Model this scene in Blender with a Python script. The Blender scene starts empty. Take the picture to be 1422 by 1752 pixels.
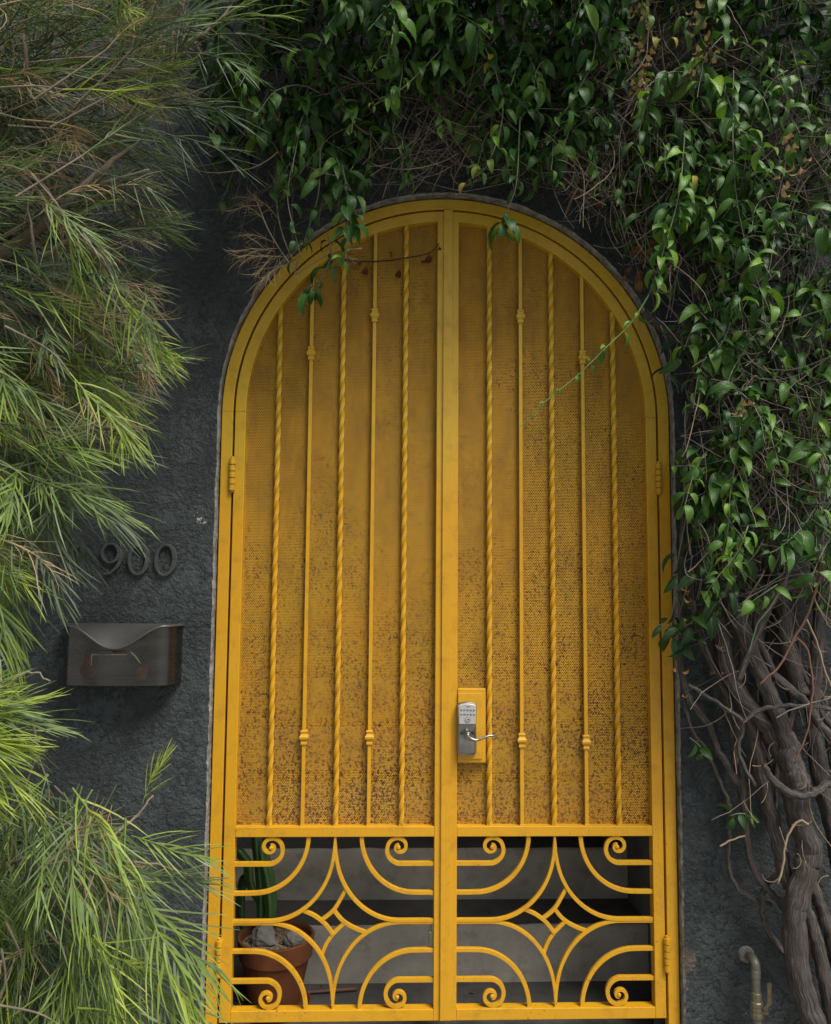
import bpy, math, random
import numpy as np
from mathutils import Vector, Matrix, noise

rng = random.Random(7)
C = bpy.context.scene.collection
SC = bpy.context.scene

# ------------------------------------------------------------------ camera, sky, sun, exposure
F_PX, PW, PH = 1408.0, 1422.0, 1752.0
CAM = np.array([-0.2025, -2.7509, 1.3904])
YAW, PITCH, ROLL = 0.034984, 0.086395, 0.007778
_f = np.array([math.sin(YAW)*math.cos(PITCH), math.cos(YAW)*math.cos(PITCH), math.sin(PITCH)])
_r0 = np.array([math.cos(YAW), -math.sin(YAW), 0.0]); _u0 = np.cross(_r0, _f)
_r = math.cos(ROLL)*_r0 + math.sin(ROLL)*_u0
_u = -math.sin(ROLL)*_r0 + math.cos(ROLL)*_u0
cam_data = bpy.data.cameras.new('camera'); cam = bpy.data.objects.new('camera', cam_data); C.objects.link(cam)
cam.matrix_world = Matrix(((_r[0], _u[0], -_f[0], CAM[0]), (_r[1], _u[1], -_f[1], CAM[1]), (_r[2], _u[2], -_f[2], CAM[2]), (0, 0, 0, 1)))
cam_data.sensor_fit = 'HORIZONTAL'; cam_data.sensor_width = 36.0; cam_data.lens = 36.0*F_PX/PW
cam_data.clip_start = 0.05; cam_data.clip_end = 500.0
SC.camera = cam

SUN_EL, SUN_AZ = math.radians(56), math.radians(38)     # azimuth measured from straight in front of the wall towards the right
world = bpy.data.worlds.new('World'); SC.world = world; world.use_nodes = True
wn = world.node_tree.nodes; wl = world.node_tree.links; wn.clear()
sky = wn.new('ShaderNodeTexSky'); sky.sky_type = 'NISHITA'; sky.sun_disc = False
sky.sun_elevation = SUN_EL; sky.sun_rotation = math.radians(180) - SUN_AZ
sky.dust_density = 3.0; sky.air_density = 1.0; sky.ozone_density = 1.0
bg = wn.new('ShaderNodeBackground'); bg.inputs['Strength'].default_value = 0.075
wo = wn.new('ShaderNodeOutputWorld'); hs = wn.new('ShaderNodeHueSaturation'); hs.inputs['Saturation'].default_value = 0.45; wl.new(sky.outputs[0], hs.inputs['Color']); wl.new(hs.outputs[0], bg.inputs[0]); wl.new(bg.outputs[0], wo.inputs[0])
sun_d = bpy.data.lights.new('sun', 'SUN'); sun_d.energy = 2.5; sun_d.angle = math.radians(26); sun_d.color = (1.0, 0.95, 0.88)
sun = bpy.data.objects.new('sun', sun_d); C.objects.link(sun)
sdir = Vector((math.sin(SUN_AZ)*math.cos(SUN_EL), -math.cos(SUN_AZ)*math.cos(SUN_EL), math.sin(SUN_EL)))
sun.rotation_euler = (-sdir).to_track_quat('-Z', 'Y').to_euler(); sun.location = (3, -6, 8)
SC.view_settings.view_transform = 'Standard'; SC.view_settings.look = 'None'
SC.view_settings.gamma = 1.0; SC.view_settings.exposure = 0.68; SC.view_settings.use_curve_mapping = False
SC.render.engine = 'CYCLES'; SC.cycles.use_denoising = True
SC.cycles.max_bounces = 8; SC.cycles.transparent_max_bounces = 12


def U(px, py, Y=0.0):
    """photo pixel -> world point on the plane y = Y"""
    v = (px-711)/F_PX*_r + (876-py)/F_PX*_u + _f
    t = (Y-CAM[1])/v[1]
    return CAM + t*v


def project(p):
    d = np.asarray(p) - CAM; z = d @ _f
    return 711 + F_PX*(d @ _r)/z, 876 - F_PX*(d @ _u)/z, z


# ------------------------------------------------------------------ materials
class NT:
    def __init__(s, name):
        s.m = bpy.data.materials.new(name); s.m.use_nodes = True
        s.t = s.m.node_tree; s.t.nodes.clear()
        s.out = s.n('ShaderNodeOutputMaterial')

    def n(s, typ, **kw):
        nd = s.t.nodes.new(typ)
        for k, v in kw.items():
            if k.startswith('i_'):
                nd.inputs[k[2:].replace('_', ' ')].default_value = v
            else:
                setattr(nd, k, v)
        return nd

    def l(s, a, b):
        s.t.links.new(a, b)

    def math(s, op, a, b=None, clamp=False):
        nd = s.n('ShaderNodeMath', operation=op); nd.use_clamp = clamp
        for i, x in enumerate((a, b)):
            if x is None:
                continue
            if isinstance(x, (int, float)):
                nd.inputs[i].default_value = x
            else:
                s.l(x, nd.inputs[i])
        return nd.outputs[0]

    def pos(s):
        if not hasattr(s, '_pos'):
            s._pos = s.n('ShaderNodeNewGeometry').outputs['Position']
        return s._pos

    def xyz(s):
        if not hasattr(s, '_xyz'):
            nd = s.n('ShaderNodeSeparateXYZ'); s.l(s.pos(), nd.inputs[0]); s._xyz = nd.outputs
        return s._xyz

    def noise(s, scale, detail=4.0, rough=0.55, vec=None, stretch=None, dist=0.0):
        nd = s.n('ShaderNodeTexNoise'); nd.inputs['Scale'].default_value = scale
        nd.inputs['Detail'].default_value = detail; nd.inputs['Roughness'].default_value = rough
        nd.inputs['Distortion'].default_value = dist
        v = vec or s.pos()
        if stretch:
            mp = s.n('ShaderNodeMapping'); mp.inputs['Scale'].default_value = stretch; s.l(v, mp.inputs[0]); v = mp.outputs[0]
        s.l(v, nd.inputs['Vector'])
        return nd.outputs[0]

    def voro(s, scale, feature='F1', vec=None):
        nd = s.n('ShaderNodeTexVoronoi', feature=feature); nd.inputs['Scale'].default_value = scale
        s.l(vec or s.pos(), nd.inputs['Vector'])
        return nd.outputs[0]

    def ramp(s, fac, stops):
        nd = s.n('ShaderNodeValToRGB'); cr = nd.color_ramp
        while len(cr.elements) > 1:
            cr.elements.remove(cr.elements[-1])
        for i, (p, c) in enumerate(stops):
            if isinstance(c, (int, float)):
                c = (c, c, c)
            e = cr.elements[0] if i == 0 else cr.elements.new(p)
            e.position = p; e.color = (*c, 1)
        s.l(fac, nd.inputs[0])
        return nd.outputs[0]

    def mix(s, fac, a, b, blend='MIX'):
        nd = s.n('ShaderNodeMix', data_type='RGBA', blend_type=blend)
        for sock, x in ((nd.inputs[0], fac), (nd.inputs[6], a), (nd.inputs[7], b)):
            if isinstance(x, (int, float)):
                sock.default_value = x
            elif isinstance(x, tuple):
                sock.default_value = (*x, 1)
            else:
                s.l(x, sock)
        return nd.outputs[2]

    def bump(s, h, strength=0.5, dist=0.003, normal=None):
        nd = s.n('ShaderNodeBump'); nd.inputs['Strength'].default_value = strength; nd.inputs['Distance'].default_value = dist
        s.l(h, nd.inputs['Height'])
        if normal is not None:
            s.l(normal, nd.inputs['Normal'])
        return nd.outputs[0]

    def bsdf(s, color, rough=0.6, metal=0.0, normal=None, spec=0.5, surface=True):
        b = s.n('ShaderNodeBsdfPrincipled')
        for sock, x in (('Base Color', color), ('Roughness', rough), ('Metallic', metal), ('Specular IOR Level', spec)):
            if isinstance(x, (int, float)):
                b.inputs[sock].default_value = x
            elif isinstance(x, tuple):
                b.inputs[sock].default_value = (*x, 1)
            else:
                s.l(x, b.inputs[sock])
        if normal is not None:
            s.l(normal, b.inputs['Normal'])
        if surface:
            s.l(b.outputs[0], s.out.inputs[0])
        return b


MAT = {}


def paint_colour(t):
    z = t.xyz()[2]
    # the upper part still wears an older, more lemon-coloured coat; the lower part was sprayed again in orange yellow
    n1 = t.noise(2.3, 3, 0.5)
    edge = t.math('ADD', z, t.math('MULTIPLY', t.math('SUBTRACT', n1, 0.5), 0.5))
    f = t.ramp(t.math('MULTIPLY', edge, 0.4), [(0.66, 0.0), (0.76, 1.0)])
    col = t.mix(f, (0.62, 0.312, 0.008), (0.57, 0.355, 0.018))
    n2 = t.noise(9.0, 4, 0.6)
    col = t.mix(t.ramp(n2, [(0.45, 0.0), (0.75, 0.45)]), col, (0.57, 0.33, 0.012))
    return col


def mat_paint():
    t = NT('yellow_paint')
    col = paint_colour(t)
    # rust nicks and grime
    nr = t.noise(55, 3, 0.7)
    rust = t.ramp(nr, [(0.71, 0.0), (0.755, 1.0)])
    nm = t.noise(5, 2, 0.5)
    lowz = t.ramp(t.xyz()[2], [(0.0, 0.075), (0.62, 0.055), (0.75, 0.0)])
    rust2 = t.ramp(t.math('ADD', t.noise(85, 4, 0.7), lowz), [(0.675, 0.0), (0.72, 1.0)])
    rust = t.math('MAXIMUM', t.math('MULTIPLY', rust, t.ramp(nm, [(0.48, 0.0), (0.62, 0.9)])), t.math('MULTIPLY', rust2, t.ramp(nm, [(0.50, 0.0), (0.60, 0.8)])))
    col = t.mix(rust, col, (0.11, 0.035, 0.010))
    gr = t.noise(16, 5, 0.7)
    col = t.mix(t.ramp(gr, [(0.50, 0.0), (0.78, 0.45)]), col, (0.22, 0.11, 0.012))
    dr = t.noise(1.0, 4, 0.7, stretch=(110, 110, 5))
    col = t.mix(t.math('MULTIPLY', t.ramp(dr, [(0.60, 0.0), (0.70, 0.55)]), t.ramp(t.noise(4.5, 3, 0.5), [(0.48, 0.0), (0.60, 1.0)])), col, (0.20, 0.085, 0.012))
    h = t.noise(240, 3, 0.6)
    t.bsdf(col, t.ramp(gr, [(0.3, 0.38), (0.8, 0.58)]), normal=t.bump(h, 0.10, 0.0012))
    MAT['paint'] = t.m


def mat_screen():
    t = NT('perforated_yellow_sheet')
    X, Y, Z = t.xyz()
    a = 0.0060; b = a*math.sqrt(3)

    def cell(v, period, off):
        q = t.math('ADD', t.math('DIVIDE', v, period), 100.0 + off)
        fr = t.math('SUBTRACT', t.math('FRACT', q), 0.5)
        return t.math('MULTIPLY', fr, period)

    def d2(off):
        cx = cell(X, a, off); cz = cell(Z, b, off)
        return t.math('ADD', t.math('MULTIPLY', cx, cx), t.math('MULTIPLY', cz, cz))
    d = t.math('SQRT', t.math('MINIMUM', d2(0.0), d2(0.5)))
    hole = t.math('LESS_THAN', d, 0.00172)
    col = t.mix(t.ramp(t.noise(3.0, 3, 0.5), [(0.35, 0.0), (0.7, 1.0)]), (0.60, 0.300, 0.010), (0.55, 0.320, 0.014))
    # grime film, darker and greener in patches
    g = t.noise(15, 7, 0.75, stretch=(1.5, 1, 0.5))
    hi = t.math('MULTIPLY', t.math('SUBTRACT', Z, 1.0), 0.10, clamp=False)
    gf = t.ramp(t.math('ADD', g, hi), [(0.48, 0.0), (0.82, 0.6)])
    col = t.mix(gf, col, (0.16, 0.09, 0.012))
    # rust speckles: more and larger towards the foot of the sheet
    low = t.math('MULTIPLY', t.math('SUBTRACT', 1.75, Z), 0.10)
    low = t.math('MINIMUM', t.math('MAXIMUM', low, 0.005), 0.10)
    patch = t.math('MULTIPLY', t.math('SUBTRACT', t.noise(6.0, 3, 0.6), 0.5), 0.20)
    sp = t.math('ADD', t.math('ADD', t.noise(125, 4, 0.74), t.math('MULTIPLY', low, 0.85)), patch)
    col = t.mix(t.ramp(sp, [(0.560, 0.0), (0.635, 0.75)]), col, (0.27, 0.075, 0.010))
    col = t.mix(t.ramp(sp, [(0.628, 0.0), (0.672, 0.92)]), col, (0.075, 0.022, 0.008))
    fine = t.noise(210, 2, 0.6)
    col = t.mix(t.ramp(fine, [(0.62, 0.0), (0.72, 0.6)]), col, (0.10, 0.045, 0.01))
    bump = t.bump(t.ramp(t.math('MULTIPLY', d, 300.0), [(0.5, 0.0), (0.85, 1.0)]), 0.5, 0.0010)
    bs = t.bsdf(col, 0.62, normal=bump, surface=False)
    tr = t.n('ShaderNodeBsdfTransparent')
    mx = t.n('ShaderNodeMixShader'); t.l(hole, mx.inputs[0]); t.l(bs.outputs[0], mx.inputs[1]); t.l(tr.outputs[0], mx.inputs[2])
    t.l(mx.outputs[0], t.out.inputs[0])
    MAT['screen'] = t.m


def mat_stucco():
    t = NT('slate_painted_stucco')
    warp = t.n('ShaderNodeVectorMath', operation='ADD')
    nz = t.n('ShaderNodeTexNoise'); nz.inputs['Scale'].default_value = 9; t.l(t.pos(), nz.inputs['Vector'])
    sc = t.n('ShaderNodeVectorMath', operation='SCALE'); t.l(nz.outputs[1], sc.inputs[0]); sc.inputs['Scale'].default_value = 0.05
    t.l(t.pos(), warp.inputs[0]); t.l(sc.outputs[0], warp.inputs[1])
    wv = warp.outputs[0]
    plate = t.ramp(t.noise(22, 7, 0.66, wv), [(0.44, 0.0), (0.475, 0.8), (0.60, 1.0)])
    crumb = t.ramp(t.noise(75, 5, 0.65, wv), [(0.38, 0.0), (0.62, 1.0)])
    fine = t.noise(300, 3, 0.6)
    smooth_mask = t.ramp(t.noise(6, 3, 0.5), [(0.42, 0.25), (0.60, 1.0)])
    h = t.math('ADD', t.math('MULTIPLY', plate, 0.9), t.math('MULTIPLY', t.math('MULTIPLY', crumb, smooth_mask), 0.75))
    h = t.math('ADD', h, t.math('MULTIPLY', fine, 0.16))
    big = t.noise(2.2, 4, 0.6)
    col = t.mix(big, (0.031, 0.042, 0.041), (0.050, 0.063, 0.062))
    col = t.mix(t.ramp(t.noise(14, 4, 0.6), [(0.5, 0.0), (0.8, 0.5)]), col, (0.058, 0.070, 0.070))
    col = t.mix(t.ramp(t.noise(3.5, 5, 0.6, stretch=(2.5, 1, 0.35)), [(0.52, 0.0), (0.75, 0.45)]), col, (0.020, 0.026, 0.025))
    col = t.mix(t.ramp(t.noise(5.5, 4, 0.55), [(0.56, 0.0), (0.62, 0.45)]), col, (0.050, 0.064, 0.068))
    # scattered paint chips that bare the white plaster
    chip_n = t.noise(60, 3, 0.75)
    chip = t.ramp(chip_n, [(0.765, 0.0), (0.775, 1.0)])
    # a cluster of larger chips beside the gate
    X, Y, Z = t.xyz()
    c0 = U(342, 872, -0.045); c1 = U(1175, 1640, -0.045)

    def near(c, rx, rz):
        dx = t.math('DIVIDE', t.math('SUBTRACT', X, float(c[0])), rx); dz = t.math('DIVIDE', t.math('SUBTRACT', Z, float(c[2])), rz)
        return t.math('SUBTRACT', 1.0, t.math('SQRT', t.math('ADD', t.math('MULTIPLY', dx, dx), t.math('MULTIPLY', dz, dz))), clamp=True)
    k0 = t.math('ADD', t.noise(38, 4, 0.7), t.math('MULTIPLY', near(c0, 0.05, 0.16), 0.22))
    chip = t.math('MAXIMUM', chip, t.ramp(k0, [(0.755, 0.0), (0.765, 1.0)]))
    col = t.mix(chip, col, (0.55, 0.53, 0.50))
    k1 = t.math('ADD', t.noise(17, 5, 0.7), t.math('MULTIPLY', near(c1, 0.055, 0.28), 0.30))
    col = t.mix(t.ramp(k1, [(0.68, 0.0), (0.78, 0.85)]), col, (0.17, 0.12, 0.10))
    t.bsdf(col, t.ramp(t.noise(40, 3, 0.6), [(0.3, 0.42), (0.7, 0.62)]), normal=t.bump(h, 1.0, 0.010), spec=0.5)
    MAT['stucco'] = t.m


def mat_simple(key, name, c1, c2, scale=12.0, rough=0.7, metal=0.0, bump_scale=None, bump=0.3, bdist=0.002, stretch=None, spec=0.5, detail=5):
    t = NT(name)
    n = t.noise(scale, detail, 0.6, stretch=stretch)
    col = t.mix(t.ramp(n, [(0.3, 0.0), (0.7, 1.0)]), c1, c2)
    nrm = None
    if bump_scale:
        nrm = t.bump(t.noise(bump_scale, 4, 0.65, stretch=stretch), bump, bdist)
    t.bsdf(col, rough, metal, nrm, spec)
    MAT[key] = t.m
    return t


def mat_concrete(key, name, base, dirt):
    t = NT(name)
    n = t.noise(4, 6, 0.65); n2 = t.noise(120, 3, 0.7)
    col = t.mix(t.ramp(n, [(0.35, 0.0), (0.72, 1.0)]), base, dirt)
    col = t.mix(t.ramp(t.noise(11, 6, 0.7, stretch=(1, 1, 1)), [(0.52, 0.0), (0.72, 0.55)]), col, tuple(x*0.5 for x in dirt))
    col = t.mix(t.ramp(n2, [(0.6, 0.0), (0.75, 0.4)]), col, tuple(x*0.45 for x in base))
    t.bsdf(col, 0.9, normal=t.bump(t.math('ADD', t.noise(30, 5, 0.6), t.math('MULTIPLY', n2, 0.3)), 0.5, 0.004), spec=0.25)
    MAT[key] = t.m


def mat_bark():
    t = NT('vine_bark')
    at = t.n('ShaderNodeAttribute', attribute_name='grain').outputs['Vector']
    fib = t.noise(1.0, 6, 0.72, vec=at, stretch=(95, 95, 12.0))
    plate = t.noise(1.0, 4, 0.65, vec=at, stretch=(50, 50, 30))
    n = t.math('ADD', t.math('MULTIPLY', fib, 0.7), t.math('MULTIPLY', plate, 0.3))
    col = t.ramp(n, [(0.32, (0.014, 0.011, 0.010)), (0.5, (0.102, 0.088, 0.079)), (0.68, (0.27, 0.245, 0.222))])
    col = t.mix(t.ramp(t.noise(9, 3, 0.5), [(0.5, 0.0), (0.75, 0.4)]), col, (0.12, 0.080, 0.065))
    t.bsdf(col, 0.9, normal=t.bump(n, 1.0, 0.018), spec=0.2)
    MAT['bark'] = t.m


def mat_leaf(key, name, stops, rough=0.38, trans=0.25, rand=0.25, vein=True, spec=0.5):
    t = NT(name)
    tint = t.n('ShaderNodeAttribute', attribute_name='tint').outputs['Fac']
    rnd = t.n('ShaderNodeObjectInfo').outputs['Random']
    v = t.math('ADD', tint, t.math('MULTIPLY', t.math('SUBTRACT', rnd, 0.5), rand))
    mott = t.math('MULTIPLY', t.math('SUBTRACT', t.noise(40, 3, 0.6), 0.5), 0.35)
    col = t.ramp(t.math('ADD', v, mott), stops)
    nrm = None
    if vein:
        uv = t.n('ShaderNodeUVMap', uv_map='UVMap').outputs[0]
        sx = t.n('ShaderNodeSeparateXYZ'); t.l(uv, sx.inputs[0])
        across = t.math('ABSOLUTE', t.math('SUBTRACT', sx.outputs[1], 0.5))
        rib = t.ramp(across, [(0.0, 1.0), (0.05, 0.0)])
        side = t.math('SINE', t.math('MULTIPLY', t.math('SUBTRACT', sx.outputs[0], t.math('MULTIPLY', across, 0.7)), 46.0))
        col = t.mix(t.math('MULTIPLY', rib, 0.55), col, (0.16, 0.26, 0.07))
        nrm = t.bump(t.math('ADD', t.math('MULTIPLY', side, 0.35), t.math('MULTIPLY', rib, -1.0)), 0.35, 0.0012)
    b = t.bsdf(col, rough, normal=nrm, surface=False, spec=spec)
    tr = t.n('ShaderNodeBsdfTranslucent')
    br = t.mix(1.0, col, (1.0, 1.15, 0.6), 'MULTIPLY'); t.l(br, tr.inputs[0])
    mx = t.n('ShaderNodeMixShader'); mx.inputs[0].default_value = trans
    t.l(b.outputs[0], mx.inputs[1]); t.l(tr.outputs[0], mx.inputs[2]); t.l(mx.outputs[0], t.out.inputs[0])
    MAT[key] = t.m


def mat_mailbox():
    t = NT('worn_steel_darkened')
    n = t.noise(6, 5, 0.6, stretch=(1, 1, 4)); f = t.noise(90, 3, 0.6, stretch=(0.2, 1, 3))
    col = t.mix(t.ramp(n, [(0.35, 0.0), (0.7, 1.0)]), (0.085, 0.085, 0.082), (0.125, 0.122, 0.112))  # body darker than the lid: dark reflections put into its colour
    col = t.mix(t.ramp(t.noise(25, 5, 0.7), [(0.66, 0.0), (0.74, 0.5)]), col, (0.10, 0.075, 0.045))
    t.bsdf(col, t.ramp(f, [(0.3, 0.20), (0.7, 0.32)]), 0.9)
    MAT['mailbox'] = t.m
    t = NT('worn_grey_steel_lid')
    t.bsdf(t.mix(t.noise(14, 5, 0.65), (0.11, 0.11, 0.108), (0.20, 0.198, 0.19)), 0.42, 0.7)
    MAT['lid'] = t.m


mat_paint(); mat_screen(); mat_stucco(); mat_bark(); mat_mailbox()
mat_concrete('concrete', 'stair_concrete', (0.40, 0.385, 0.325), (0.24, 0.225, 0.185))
mat_concrete('tread', 'stair_tread_shade', (0.10, 0.097, 0.088), (0.055, 0.053, 0.048))  # shade on the treads put into their colour, beside the dirt
mat_concrete('passage', 'passage_plaster', (0.16, 0.165, 0.165), (0.09, 0.092, 0.09))
mat_concrete('pavement', 'pavement_concrete', (0.28, 0.275, 0.26), (0.20, 0.195, 0.185))
mat_simple('plaster', 'bare_edge_plaster', (0.34, 0.325, 0.285), (0.09, 0.088, 0.083), 35, 0.92, bump_scale=90, bump=0.8, bdist=0.004, spec=0.2)
mat_simple('terracotta', 'terracotta', (0.165, 0.058, 0.022), (0.095, 0.034, 0.015), 9, 0.85, bump_scale=60, bump=0.15, spec=0.25)
mat_simple('gravel', 'potting_gravel', (0.30, 0.24, 0.16), (0.09, 0.065, 0.045), 60, 0.9)
mat_simple('rock', 'grey_rock', (0.22, 0.21, 0.19), (0.09, 0.09, 0.085), 22, 0.9, bump_scale=45, bump=0.7, bdist=0.006)
mat_simple('nickel', 'satin_nickel', (0.34, 0.33, 0.30), (0.27, 0.26, 0.24), 30, 0.30, 1.0)
mat_simple('nickel_dark', 'bluish_nickel_key', (0.30, 0.34, 0.38), (0.22, 0.26, 0.30), 60, 0.35, 0.6)  # bluish nickel of the keys, cylinder ring and badge
mat_simple('keyface', 'keypad_face', (0.60, 0.585, 0.55), (0.55, 0.54, 0.50), 30, 0.42, 0.55)
mat_simple('blackslot', 'black_slot', (0.008, 0.008, 0.008), (0.012, 0.012, 0.012), 10, 0.6)
mat_simple('number', 'dark_painted_number', (0.060, 0.068, 0.068), (0.095, 0.100, 0.095), 60, 0.32, 0.2)
mat_simple('pipe', 'painted_galvanised_pipe', (0.12, 0.125, 0.10), (0.20, 0.19, 0.15), 30, 0.5, 0.3, bump_scale=120, bump=0.2)
mat_simple('brass', 'dull_valve_brass', (0.24, 0.20, 0.125), (0.16, 0.14, 0.10), 40, 0.45, 0.55)
mat_simple('handle', 'worn_yellow_handle', (0.28, 0.20, 0.07), (0.10, 0.09, 0.08), 50, 0.5, 0.3)
mat_simple('twig', 'dry_grey_twig', (0.115, 0.096, 0.080), (0.26, 0.225, 0.185), 18, 0.9, spec=0.2)
mat_simple('straw', 'pale_tendril', (0.36, 0.28, 0.18), (0.24, 0.18, 0.11), 25, 0.85, spec=0.2)
mat_simple('redshoot', 'reddish_shoot', (0.17, 0.075, 0.045), (0.11, 0.06, 0.04), 25, 0.6)
mat_simple('greenstem', 'green_vine_stem', (0.11, 0.15, 0.075), (0.17, 0.17, 0.12), 25, 0.6)
mat_simple('freshstem', 'fresh_green_stem', (0.13, 0.26, 0.05), (0.20, 0.30, 0.09), 25, 0.55)
mat_simple('limb', 'shrub_branch_bark', (0.25, 0.205, 0.150), (0.13, 0.105, 0.080), 22, 0.88, bump_scale=70, bump=0.7, bdist=0.004, spec=0.2)
mat_simple('deadtwig', 'dark_dead_twig', (0.025, 0.014, 0.009), (0.06, 0.032, 0.018), 40, 0.9)
mat_simple('label', 'torn_label_glue', (0.055, 0.032, 0.012), (0.022, 0.014, 0.007), 55, 0.8, bump_scale=120, bump=0.5)
mat_simple('labeledge', 'torn_paper_edge', (0.20, 0.17, 0.12), (0.09, 0.07, 0.04), 80, 0.9)
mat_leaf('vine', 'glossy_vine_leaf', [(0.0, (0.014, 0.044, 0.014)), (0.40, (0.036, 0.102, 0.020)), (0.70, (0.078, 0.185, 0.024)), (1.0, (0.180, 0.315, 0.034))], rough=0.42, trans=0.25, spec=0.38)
mat_leaf('dryleaf', 'dry_curled_leaf', [(0.0, (0.075, 0.032, 0.014)), (0.5, (0.20, 0.105, 0.045)), (1.0, (0.42, 0.29, 0.17))], rough=0.8, trans=0.2, spec=0.2)
mat_leaf('yellowleaf', 'yellowing_leaf', [(0.0, (0.22, 0.22, 0.03)), (1.0, (0.45, 0.34, 0.03))], rough=0.5, trans=0.3)
mat_leaf('needle', 'shrub_needle_leaf', [(0.0, (0.024, 0.038, 0.026)), (0.35, (0.065, 0.095, 0.056)), (0.60, (0.120, 0.175, 0.062)), (0.80, (0.19, 0.285, 0.040)), (1.0, (0.36, 0.43, 0.06))], rough=0.5, trans=0.28, vein=False, rand=0.22)
mat_leaf('dryneedle', 'dry_straw_needle', [(0.0, (0.13, 0.085, 0.045)), (0.5, (0.30, 0.215, 0.115)), (1.0, (0.46, 0.37, 0.22))], rough=0.75, trans=0.2, vein=False, spec=0.2)
mat_leaf('cactus', 'cactus_skin', [(0.0, (0.018, 0.05, 0.018)), (0.5, (0.04, 0.10, 0.025)), (1.0, (0.10, 0.17, 0.04))], rough=0.45, trans=0.0, vein=False)


# ------------------------------------------------------------------ mesh helpers
class MB:
    """collects vertices and faces in world space"""
    def __init__(s):
        s.V = []; s.Fc = []; s.n = 0; s.tint = []; s.uv = []; s.grain = []

    def add(s, V, Fc, tint=0.5, uv=None, grain=None):
        V = np.asarray(V, float)
        s.V.append(V); s.Fc.extend([tuple(i+s.n for i in f) for f in Fc]); s.n += len(V)
        s.tint.append(np.full(len(V), tint) if np.isscalar(tint) else np.asarray(tint, float))
        s.uv.append(np.zeros((len(V), 2)) if uv is None else uv)
        s.grain.append(V if grain is None else grain)
        return s

    def box(s, a, b):
        (x0, y0, z0), (x1, y1, z1) = a, b
        V = [(x0, y0, z0), (x1, y0, z0), (x1, y1, z0), (x0, y1, z0), (x0, y0, z1), (x1, y0, z1), (x1, y1, z1), (x0, y1, z1)]
        return s.add(V, [(0, 3, 2, 1), (4, 5, 6, 7), (0, 1, 5, 4), (1, 2, 6, 5), (2, 3, 7, 6), (3, 0, 4, 7)])

    def tube(s, P, R, sides=8, cap=True, lump=0.0, seed=0, tint=0.5):
        P = np.asarray(P, float); n = len(P); R = np.full(n, R) if np.isscalar(R) else np.asarray(R, float)
        T = np.gradient(P, axis=0); T /= np.linalg.norm(T, axis=1)[:, None] + 1e-12
        ref = np.array([0.31, -0.9, 0.29]); ref -= T[0]*(ref @ T[0])
        if np.linalg.norm(ref) < 1e-3:
            ref = np.cross(T[0], [1.0, 0.1, 0.2])
        N = ref/np.linalg.norm(ref)
        V = []; G = []; L = 0.0
        for i in range(n):
            N = N - T[i]*(N @ T[i]); N /= np.linalg.norm(N) + 1e-12
            B = np.cross(T[i], N)
            if i:
                L += np.linalg.norm(P[i]-P[i-1])
            for k in range(sides):
                a = 2*math.pi*k/sides
                r = R[i]
                if lump:
                    r *= 1 + lump*noise.noise(Vector((math.cos(a)*1.3+seed, math.sin(a)*1.3, L*11))) + 0.5*lump*noise.noise(Vector((math.cos(a)*4+seed, math.sin(a)*4, L*16)))
                V.append(P[i] + r*(math.cos(a)*N + math.sin(a)*B)); G.append((math.cos(a)*R[i]*3+seed, math.sin(a)*R[i]*3, L))
        Fc = [(i*sides+k, i*sides+(k+1) % sides, (i+1)*sides+(k+1) % sides, (i+1)*sides+k) for i in range(n-1) for k in range(sides)]
        if cap:
            Fc.append(tuple(range(sides))[::-1]); Fc.append(tuple((n-1)*sides+k for k in range(sides)))
        return s.add(V, Fc, tint, grain=np.array(G))

    def prism(s, pts, y0, y1):
        """outline in x,z extruded from y0 (front) to y1"""
        n = len(pts)
        V = [(p[0], y0, p[1]) for p in pts] + [(p[0], y1, p[1]) for p in pts]
        Fc = [tuple(range(n))[::-1], tuple(range(n, 2*n))] + [(i, (i+1) % n, n+(i+1) % n, n+i) for i in range(n)]
        return s.add(V, Fc)

    def band(s, A, B, y0, y1):
        """solid between two polylines (x,z lists of equal length)"""
        n = len(A); V = []
        for a, b in zip(A, B):
            V += [(a[0], y0, a[1]), (b[0], y0, b[1]), (b[0], y1, b[1]), (a[0], y1, a[1])]
        Fc = []
        for i in range(n-1):
            o, q = 4*i, 4*i+4
            for k in range(4):
                Fc.append((o+k, o+(k+1) % 4, q+(k+1) % 4, q+k))
        Fc.append((3, 2, 1, 0)); Fc.append(tuple(4*(n-1)+k for k in range(4)))
        return s.add(V, Fc)

    def ribbon(s, P, w, y0, y1):
        P = np.asarray(P, float); w = np.full(len(P), w) if np.isscalar(w) else np.asarray(w)
        T = np.gradient(P, axis=0); T /= np.linalg.norm(T, axis=1)[:, None]
        N = np.c_[-T[:, 1], T[:, 0]]
        return s.band(P+N*w[:, None]/2, P-N*w[:, None]/2, y0, y1)

    def lathe(s, c, prof, sides=32, axis='z', rot=0.0):
        """prof: list of (radius, offset) along the axis through c"""
        V = []
        for r, h in prof:
            for k in range(sides):
                a = 2*math.pi*k/sides + rot; ca, sa = r*math.cos(a), r*math.sin(a)
                V.append((c[0]+ca, c[1]+sa, c[2]+h) if axis == 'z' else (c[0]+ca, c[1]+h, c[2]+sa) if axis == 'y' else (c[0]+h, c[1]+ca, c[2]+sa))
        m = len(prof)
        Fc = [(i*sides+k, i*sides+(k+1) % sides, (i+1)*sides+(k+1) % sides, (i+1)*sides+k) for i in range(m-1) for k in range(sides)]
        Fc.append(tuple(range(sides))[::-1]); Fc.append(tuple((m-1)*sides+k for k in range(sides)))
        return s.add(V, Fc)

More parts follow.
